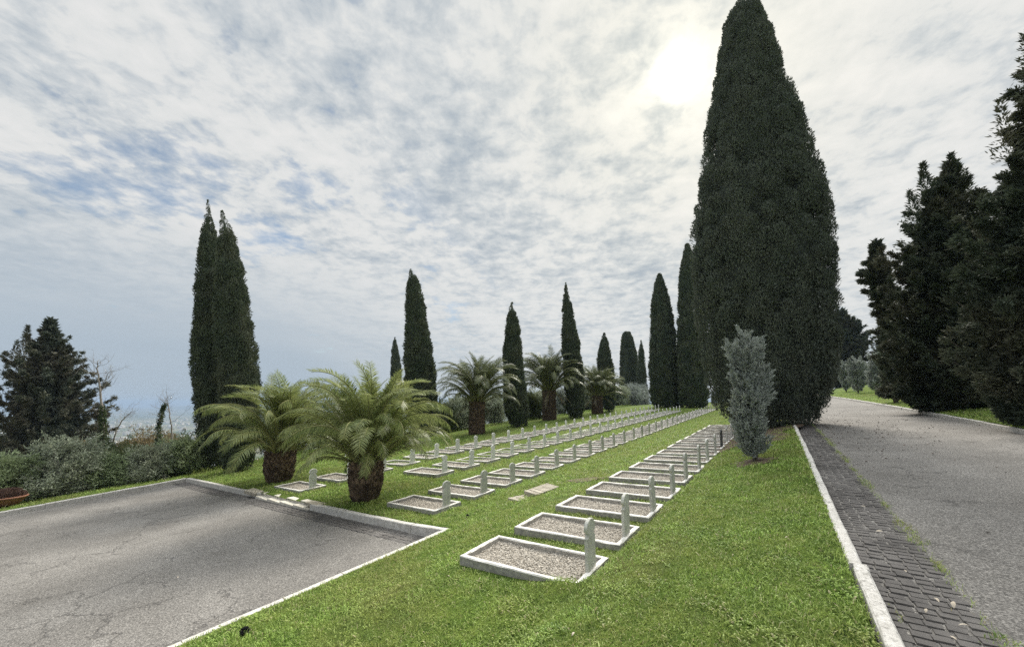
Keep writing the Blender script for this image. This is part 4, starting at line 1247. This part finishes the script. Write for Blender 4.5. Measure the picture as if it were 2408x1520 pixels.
# dark clod and dark pine cone
for px, py, s, lab, zf in [(1100, 1214, .045, 'dark clod on the grass between car park corner and graves', z_lawn), (575, 1489, .055, 'dark tuft on the kerb at the lower left lawn edge', z_lawn)]:
    p = hit(px, py, zf); r = np.random.default_rng(int(px)); n = 260
    d = norm(r.normal(size=(n, 3)))
    V, Fq = sprays(d * s * .5 + np.array([0, 0, s * .4]), norm(d + r.normal(size=(n, 3)) * .4), s * .5, s * .3, r)
    tag(link('dark_clod', raw_mesh('dark_clod', V, [Fq]), M['darkclod'], loc=p), lab, 'clod')

# bare soil under the huge cypress, beside the graves
def soil_patch(cx, cy, rx, ry, dz=.012, zf=z_lawn):
    n = 60; a = np.linspace(0, 2 * np.pi, n + 1)[:-1]; rr = 1 + .15 * np.sin(a * 5) + .1 * np.sin(a * 9 + 1)
    V = [[cx, cy, float(zf(cx, cy)) + dz]]
    for k in (.2, .4, .6, .8, 1.):
        x = cx + rx * k * np.cos(a) * rr; y = cy + ry * k * np.sin(a) * rr
        V += np.stack([x, y, zf(x, y) + dz * (1.6 - k)], 1).tolist()
    F3 = [[0, 1 + j, 1 + (j + 1) % n] for j in range(n)]
    F4 = [[1 + i * n + j, 1 + (i + 1) * n + j, 1 + (i + 1) * n + (j + 1) % n, 1 + i * n + (j + 1) % n] for i in range(4) for j in range(n)]
    return raw_mesh('soil', np.array(V), [np.array(F3), np.array(F4)], smooth=True)


SOIL = []
pbig = hit(1805, 1003)
tag(link('bare_ground', soil_patch(pbig[0] - .5, pbig[1] - 2.2, 1.5, 4.2, .03), M['soilbare']), kind='structure')
SOIL.append((pbig[0] - .5, pbig[1] - 2.2, 1.5, 4.2))
pb = hit(1775, 1084)
tag(link('bare_ground', soil_patch(pb[0], pb[1] - .1, .45, .5, .02), M['soilbare']), kind='structure')
SOIL.append((pb[0], pb[1] - .1, .45, .5))

# ------------------------------------------------------------------ grass
def blades(P, hgt, wid, lean, r):
    N = len(P)
    a = r.uniform(0, 2 * np.pi, N); d = np.stack([np.cos(a), np.sin(a), np.zeros(N)], 1)
    b = a + np.pi / 2 + r.normal(size=N) * .5; s = np.stack([np.cos(b), np.sin(b), np.zeros(N)], 1) * (wid / 2)[:, None]
    up = np.array([0, 0, 1.])
    m = P + up * (hgt * .55)[:, None] + d * (hgt * lean * .35)[:, None]
    t = P + up * (hgt * (1 - .25 * lean))[:, None] + d * (hgt * lean)[:, None]
    V = np.stack([P - s, P + s, m + s * .85, m - s * .85, t], 1).reshape(-1, 3)
    o = (np.arange(N) * 5)[:, None]
    return V, o + np.array([[0, 1, 2, 3]]), o + np.array([[3, 2, 4]])


def in_frames(x, y):
    bad = np.zeros(len(x), bool)
    for (x0, y0, n, top, _, _) in rows:
        i = np.round((y - y0) / GS); i = np.clip(i, 0, n - 1)
        dy = y - (y0 + i * GS)
        bad |= (x > x0 - GL - .015) & (x < x0 + .015) & (np.abs(dy) < GWd / 2 + .015) & ~((x > -2.55) & (y < 4.17) & (y > 3.0) & (x - y * -1.0 > 1.55))
    return bad


def build_grass():
    r = np.random.default_rng(77)
    n = 900000
    rr = np.geomspace(1.2, 60, 600); dens = np.minimum(1, (4.2 / rr) ** 1.45)
    pdf = rr * dens * np.gradient(rr); cdf = np.cumsum(pdf) / pdf.sum()
    rad = np.interp(r.random(n), cdf, rr)
    az = R(36.07) + r.uniform(R(-62), R(64), n)         # from +Y towards -X
    x = -np.sin(az) * rad; y = np.cos(az) * rad
    on_lawn = (x > XW + .2) & (x < XL(y) + .015) & ((y > YC + KW + .06) | (x > XC + KW * .5 + .06)) & (y < 70)
    on_strip = (y < YC + .1) & (x < XPL(y) - KW - .03) & (x > XW - .8)
    on_verge = (x > XR(y) + KW) & (x < XR(y) + 9) & (y < 85)
    ok = (on_lawn & ~in_frames(x, y)) | on_strip | on_verge
    for cx, cy, rx, ry in SOIL:
        e = ((x - cx) / rx) ** 2 + ((y - cy) / ry) ** 2
        ok &= ~((e < 1) & (r.random(n) < .85 - .5 * e))
    # threshold
    ok &= ~((x > g0[0]) & (x < g1[0]) & (y < YC + .38) & (y > YC - .1))
    # thin places
    thin = bump2(x * 1.7 + 3, y * 1.3) + .4 * bump2(x * 5.1, y * 4.7)
    ok &= ~((thin > .5) & (r.random(n) < .55))
    x, y, rad = x[ok], y[ok], rad[ok]
    z = np.where(on_verge[ok], z_verge(x, y), np.where(on_strip[ok], z_plane(x, y) - .01, z_lawn(x, y)))
    N = len(x)
    sc = np.clip(rad / 5, .8, 3.2)
    tuft = .5 + .5 * np.clip(bump2(x * 3.1, y * 2.7) + .5 * bump2(x * 9, y * 11), -.7, 1.2)
    h = r.uniform(.024, .062, N) * (.6 + .75 * tuft) * sc ** .45
    w = r.uniform(.0032, .0068, N) * sc ** .95
    broad = r.random(N) < .3                       # clover-like broad leaves
    w = np.where(broad, w * 2.6, w); h = np.where(broad, h * .7, h)
    lean = r.uniform(.25, 1.25, N)
    clov = (bump2(x * 2.2 + 7, y * 2.6 + 4) + .5 * bump2(x * 6, y * 7) > .30) & (r.random(N) < .6) & (rad < 14)
    w = np.where(clov, r.uniform(.010, .017, N), w); h = np.where(clov, r.uniform(.014, .024, N), h); lean = np.where(clov, r.uniform(.9, 1.5, N), lean)
    z = z + np.where(clov, r.uniform(.005, .03, N), 0)
    tall = r.random(N) < .012
    h = np.where(tall, h * 1.9, h)
    V, F4, F3 = blades(np.stack([x, y, z - .004], 1), h, w, lean, r)
    rn = r.random(N)
    me = raw_mesh('lawn_grass', V, [F4, F3], rnd=np.concatenate([rn, rn]))
    tag(link('lawn_grass', me, M['grass']), kind='stuff')
    print('grass blades', N)


build_grass()


def weeds():
    r = np.random.default_rng(78); P = []
    n = 9000
    # along the asphalt edge of the gutter and between its bricks
    y = .4 + 20 * r.random(n) ** 1.6
    cl = np.sin(y * 2.3) + np.sin(y * 5.1 + 1) + np.sin(y * 9.3 + 2) * .6
    e = XL(y) + KW + .06 + 5 * BL - .03
    x = e + r.normal(size=n) * np.where(cl > .6, .045, .018)
    k = ((cl > -.1) | (r.random(n) < .15)) & (r.random(n) < .75)
    P.append(np.stack([x, y, z_road(x, y) + .005], 1)[k])
    n2 = 1600; y = .4 + 4 * r.random(n2) ** 1.5; x = XL(y) + KW + .06 + BL * (r.integers(0, 5, n2) + .5) + r.normal(size=n2) * .012
    k = np.sin(y * 3) + np.sin(y * 7 + x * 9) > .5
    P.append(np.stack([x, y, z_road(x, y) + .005], 1)[k])
    n3 = 5000; y = r.uniform(-2, YC - .1, n3); x = XC - .02 + r.normal(size=n3) * .012      # joint of the car park kerb
    k = np.sin(y * 6) + np.sin(y * 15) > .9
    P.append(np.stack([x, y, z_park(x, y)], 1)[k])
    P = np.concatenate(P); N = len(P)
    V, F4, F3 = blades(P, r.uniform(.015, .05, N), r.uniform(.003, .006, N), r.uniform(.4, 1.4, N), r)
    rn = np.clip(r.random(N) * 1.2, 0, 1)
    tag(link('gutter_weeds', raw_mesh('gutter_weeds', V, [F4, F3], rnd=np.concatenate([rn, rn])), M['grass']), kind='stuff')
    # long grass along the lower edge of the lawn
    n = 26000; y = r.uniform(YC + .5, 66, n) ; x = XW + .1 + r.normal(size=n) * .45
    z = np.where(x > XW, z_lawn(x, y), z_terrain(x, y))
    V, F4, F3 = blades(np.stack([x, y, z], 1), r.uniform(.1, .32, n), r.uniform(.012, .025, n), r.uniform(.2, .9, n), r)
    rn = r.random(n)
    tag(link('long_grass', raw_mesh('long_grass', V, [F4, F3], rnd=np.concatenate([rn, rn])), M['grass']), kind='stuff')
    # crumbs of soil, grit and cypress litter on the road near the huge tree
    n = 900; a = r.normal(size=(n, 2)) * np.array([1.6, 4.0]) + np.array([float(XL(pbig[1])) + 1.0, pbig[1] - 1])
    k = (a[:, 0] > XL(a[:, 1]) + KW) & (a[:, 0] < XR(a[:, 1])); a = a[k]; n = len(a)
    V, Fq = sprays(np.stack([a[:, 0], a[:, 1], z_road(a[:, 0], a[:, 1]) + .01], 1), norm(r.normal(size=(n, 3)) * np.array([1, 1, .3])), .05, .03, r)
    tag(link('tree_litter', raw_mesh('tree_litter', V, [Fq]), M['soilbare']), kind='stuff')


weeds()

# far town on the plain: a speckle of pale houses
mb = MB(); r = np.random.default_rng(12)
for i in range(420):
    az = YAW - R(-42 + 0) if False else None
    px = r.uniform(180, 640) if i < 300 else r.uniform(-200, 1600)
    dist = r.uniform(900, 4200)
    d = ray(px, 960); u = d[:2] / np.linalg.norm(d[:2]); x, y = u * dist
    s = r.uniform(9, 22); z = float(z_terrain(x, y))
    mb.box((x, y, z + s * .3), (s, s * r.uniform(.7, 1.6), s * .6 + 3), r.uniform(0, 3))
tag(link('distant_town', mb.mesh('distant_town', M['town'])), kind='stuff')

# ------------------------------------------------------------------ air
def haze():
    mb = MB(); mb.box((0, 0, -60), (33000, 33000, 400))
    lo, hi = -175., 34.
    mb = MB(); mb.box((0, 0, (lo + hi) / 2), (33000, 33000, hi - lo))
    m = NT('haze air')
    v = m.n('ShaderNodeVolumePrincipled', Density=HAZE)
    v.inputs['Color'].default_value = (.43, .56, .74, 1)
    v.inputs['Anisotropy'].default_value = 0.
    m.l(v.outputs[0], m.out.inputs['Volume'])
    tag(link('haze', mb.mesh('haze', m.m)), kind='stuff')


HAZE = .00021
haze()

# ------------------------------------------------------------------ light
SUN = norm(ray(1592, 172)); SEL = math.asin(SUN[2]); SAZ = math.atan2(SUN[0], SUN[1])
sd = bpy.data.lights.new('sun', 'SUN'); sd.energy = 2.2; sd.angle = R(18); sd.color = (1, .95, .86)
so = bpy.data.objects.new('sun', sd); COL.objects.link(so)
so.rotation_euler = Vector(SUN).to_track_quat('Z', 'Y').to_euler(); so.location = Vector(SUN) * 60


def world():
    w = bpy.data.worlds.new('World'); SC.world = w; w.use_nodes = True
    t = w.node_tree; t.nodes.clear()
    m = NT.__new__(NT); m.t = t
    out = t.nodes.new('ShaderNodeOutputWorld')
    sky = t.nodes.new('ShaderNodeTexSky'); sky.sky_type = 'NISHITA'; sky.sun_disc = False
    sky.sun_elevation = SEL; sky.sun_rotation = SAZ; sky.air_density = 1.2; sky.dust_density = .4; sky.ozone_density = 1.5
    tc = t.nodes.new('ShaderNodeTexCoord').outputs['Generated']
    sx = t.nodes.new('ShaderNodeSeparateXYZ'); t.links.new(tc, sx.inputs[0])
    z = sx.outputs['Z']
    zz = m.math('ADD', m.math('MAXIMUM', z, 0.), .13)
    cb = t.nodes.new('ShaderNodeCombineXYZ'); t.links.new(m.math('DIVIDE', sx.outputs['X'], zz), cb.inputs[0]); t.links.new(m.math('DIVIDE', sx.outputs['Y'], zz), cb.inputs[1])
    P = cb.outputs[0]

    def mapped(rot, scale, off=(0, 0, 0)):
        mp = t.nodes.new('ShaderNodeMapping'); mp.vector_type = 'TEXTURE'
        mp.inputs['Rotation'].default_value = (0, 0, rot); mp.inputs['Scale'].default_value = scale; mp.inputs['Location'].default_value = off
        t.links.new(P, mp.inputs['Vector']); return mp.outputs[0]
    def sub(a, b): return m.math('SUBTRACT', a, b)
    def mul(a, b): return m.math('MULTIPLY', a, b)
    def add(a, b): return m.math('ADD', a, b)
    wind = YAW - R(12)
    dn = t.nodes.new('ShaderNodeVectorMath'); dn.operation = 'DOT_PRODUCT'; dn.inputs[1].default_value = tuple(SUN); t.links.new(tc, dn.inputs[0])
    dot = m.math('MAXIMUM', dn.outputs['Value'], 0.)
    broad = m.noise(mapped(wind, (.75, 1.15, 1), (SKYOFF[0], SKYOFF[1], 0)), 1., 3, .5, .2)
    puffs = m.noise(mapped(wind, (.29, .30, 1), (1, 2, 0)), 1., 4, .52, .15)
    cells = m.noise(mapped(wind + .15, (.105, .098, 1), (3, 1, 0)), 1., 5, .6, .25)
    wisps = m.noise(mapped(wind + .1, (.05, .22, 1), (5, 2, 0)), 1., 4, .6, .5)
    grain = m.noise(mapped(wind, (.042, .052, 1), (7, 4, 0)), 1., 3, .6, .3)
    # thickness of the altocumulus layer
    th = add(add(mul(sub(broad, .5), 1.5), mul(sub(puffs, .5), 1.1)), add(mul(sub(cells, .5), .75), add(mul(sub(wisps, .5), .18), mul(sub(grain, .5), .25))))
    lift = m.ramp(z, [(.10, .35), (.45, .0)])
    th = add(th, lift)
    cover = m.ramp(add(th, .5), [(.16, .30), (.52, 1.)])
    cover = m.math('MAXIMUM', cover, m.ramp(dot, [(.55, 0.), (.85, 1.)]))
    # lumps are bright where thin and edged, greyer in the broad thick parts
    lump = add(add(mul(sub(cells, .5), 1.15), mul(sub(puffs, .5), .75)), add(mul(sub(grain, .5), .36), mul(sub(wisps, .5), .12)))
    sm = m.ramp(z, [(.12, .1), (.36, 1.)])                       # the texture melts away low down
    smr = m.math('MAXIMUM', sm, m.ramp(dot, [(.50, 0.), (.74, .9)]))
    veil = m.noise(mapped(wind - .3, (.95, 2.4, 1), (2.3, .9, 0)), 1., 3, .5, .4)
    lum = add(add(mul(lump, smr), mul(sub(veil, .5), .95)), .55)
    cl = m.ramp(lum, [(.20, (.49, .565, .645)), (.39, (.65, .705, .75)), (.53, (.79, .825, .845)), (.64, (.90, .915, .91)), (.9, (.97, .97, .96))])
    hz = m.ramp(z, [(.0, 1.), (.12, .9), (.36, 0.)])
    near = m.math('POWER', dot, 4.)
    hcol = m.mix(near, (.50, .60, .70), (.82, .87, .86))
    cl = m.mix(mul(hz, sub(1., mul(m.ramp(dot, [(.5, 0.), (.8, 1.)]), .75))), cl, hcol)
    # sunlight scattered through the cloud round the sun
    glow = add(add(mul(m.math('POWER', dot, 7.), .10), mul(m.math('POWER', dot, 45.), .13)), add(mul(m.math('POWER', dot, 260.), .2), mul(m.math('POWER', dot, 2600.), 4.)))
    glow = mul(glow, m.math('MAXIMUM', add(.35, mul(lum, 1.1)), .3))
    gm = m.mix(1., (1., .95, .78), glow, 'MULTIPLY')
    cl = m.mix(1., cl, gm, 'ADD')
    cl = m.mix(mul(m.math('POWER', dot, 16.), .5), cl, m.mix(1., cl, (1., .965, .84), 'MULTIPLY'))
    top = m.ramp(z, [(.79, .36), (.94, 1.95)])                        # boosted overhead, above the view, as added light for the ground
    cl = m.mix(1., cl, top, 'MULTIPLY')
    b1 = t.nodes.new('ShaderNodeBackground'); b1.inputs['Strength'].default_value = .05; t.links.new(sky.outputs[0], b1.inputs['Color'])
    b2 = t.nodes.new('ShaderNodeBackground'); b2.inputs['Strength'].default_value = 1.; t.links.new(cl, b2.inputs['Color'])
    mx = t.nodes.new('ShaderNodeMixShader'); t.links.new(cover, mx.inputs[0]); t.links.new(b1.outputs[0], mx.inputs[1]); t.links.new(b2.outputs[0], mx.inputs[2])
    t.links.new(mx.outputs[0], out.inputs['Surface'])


SKYOFF = (0.4, 0.2)
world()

# ------------------------------------------------------------------ camera and render settings
cam = bpy.data.cameras.new('camera'); co = bpy.data.objects.new('camera', cam); COL.objects.link(co)
co.location = (0, 0, H); co.rotation_euler = (R(90) + PITCH, 0, YAW)
cam.sensor_fit = 'HORIZONTAL'; cam.sensor_width = 36; cam.lens = 36 * F / 2408
cam.shift_y = (CY - 760) / 2408; cam.clip_end = 60000; cam.clip_start = .05
SC.camera = co
SC.render.resolution_x, SC.render.resolution_y = 1024, 646
SC.view_settings.view_transform = 'Standard'; SC.view_settings.look = 'None'
SC.view_settings.exposure = 1.2; SC.view_settings.gamma = 1
SC.render.engine = 'CYCLES'
SC.cycles.max_bounces = 6; SC.cycles.diffuse_bounces = 3; SC.cycles.volume_bounces = 0
SC.cycles.use_denoising = False
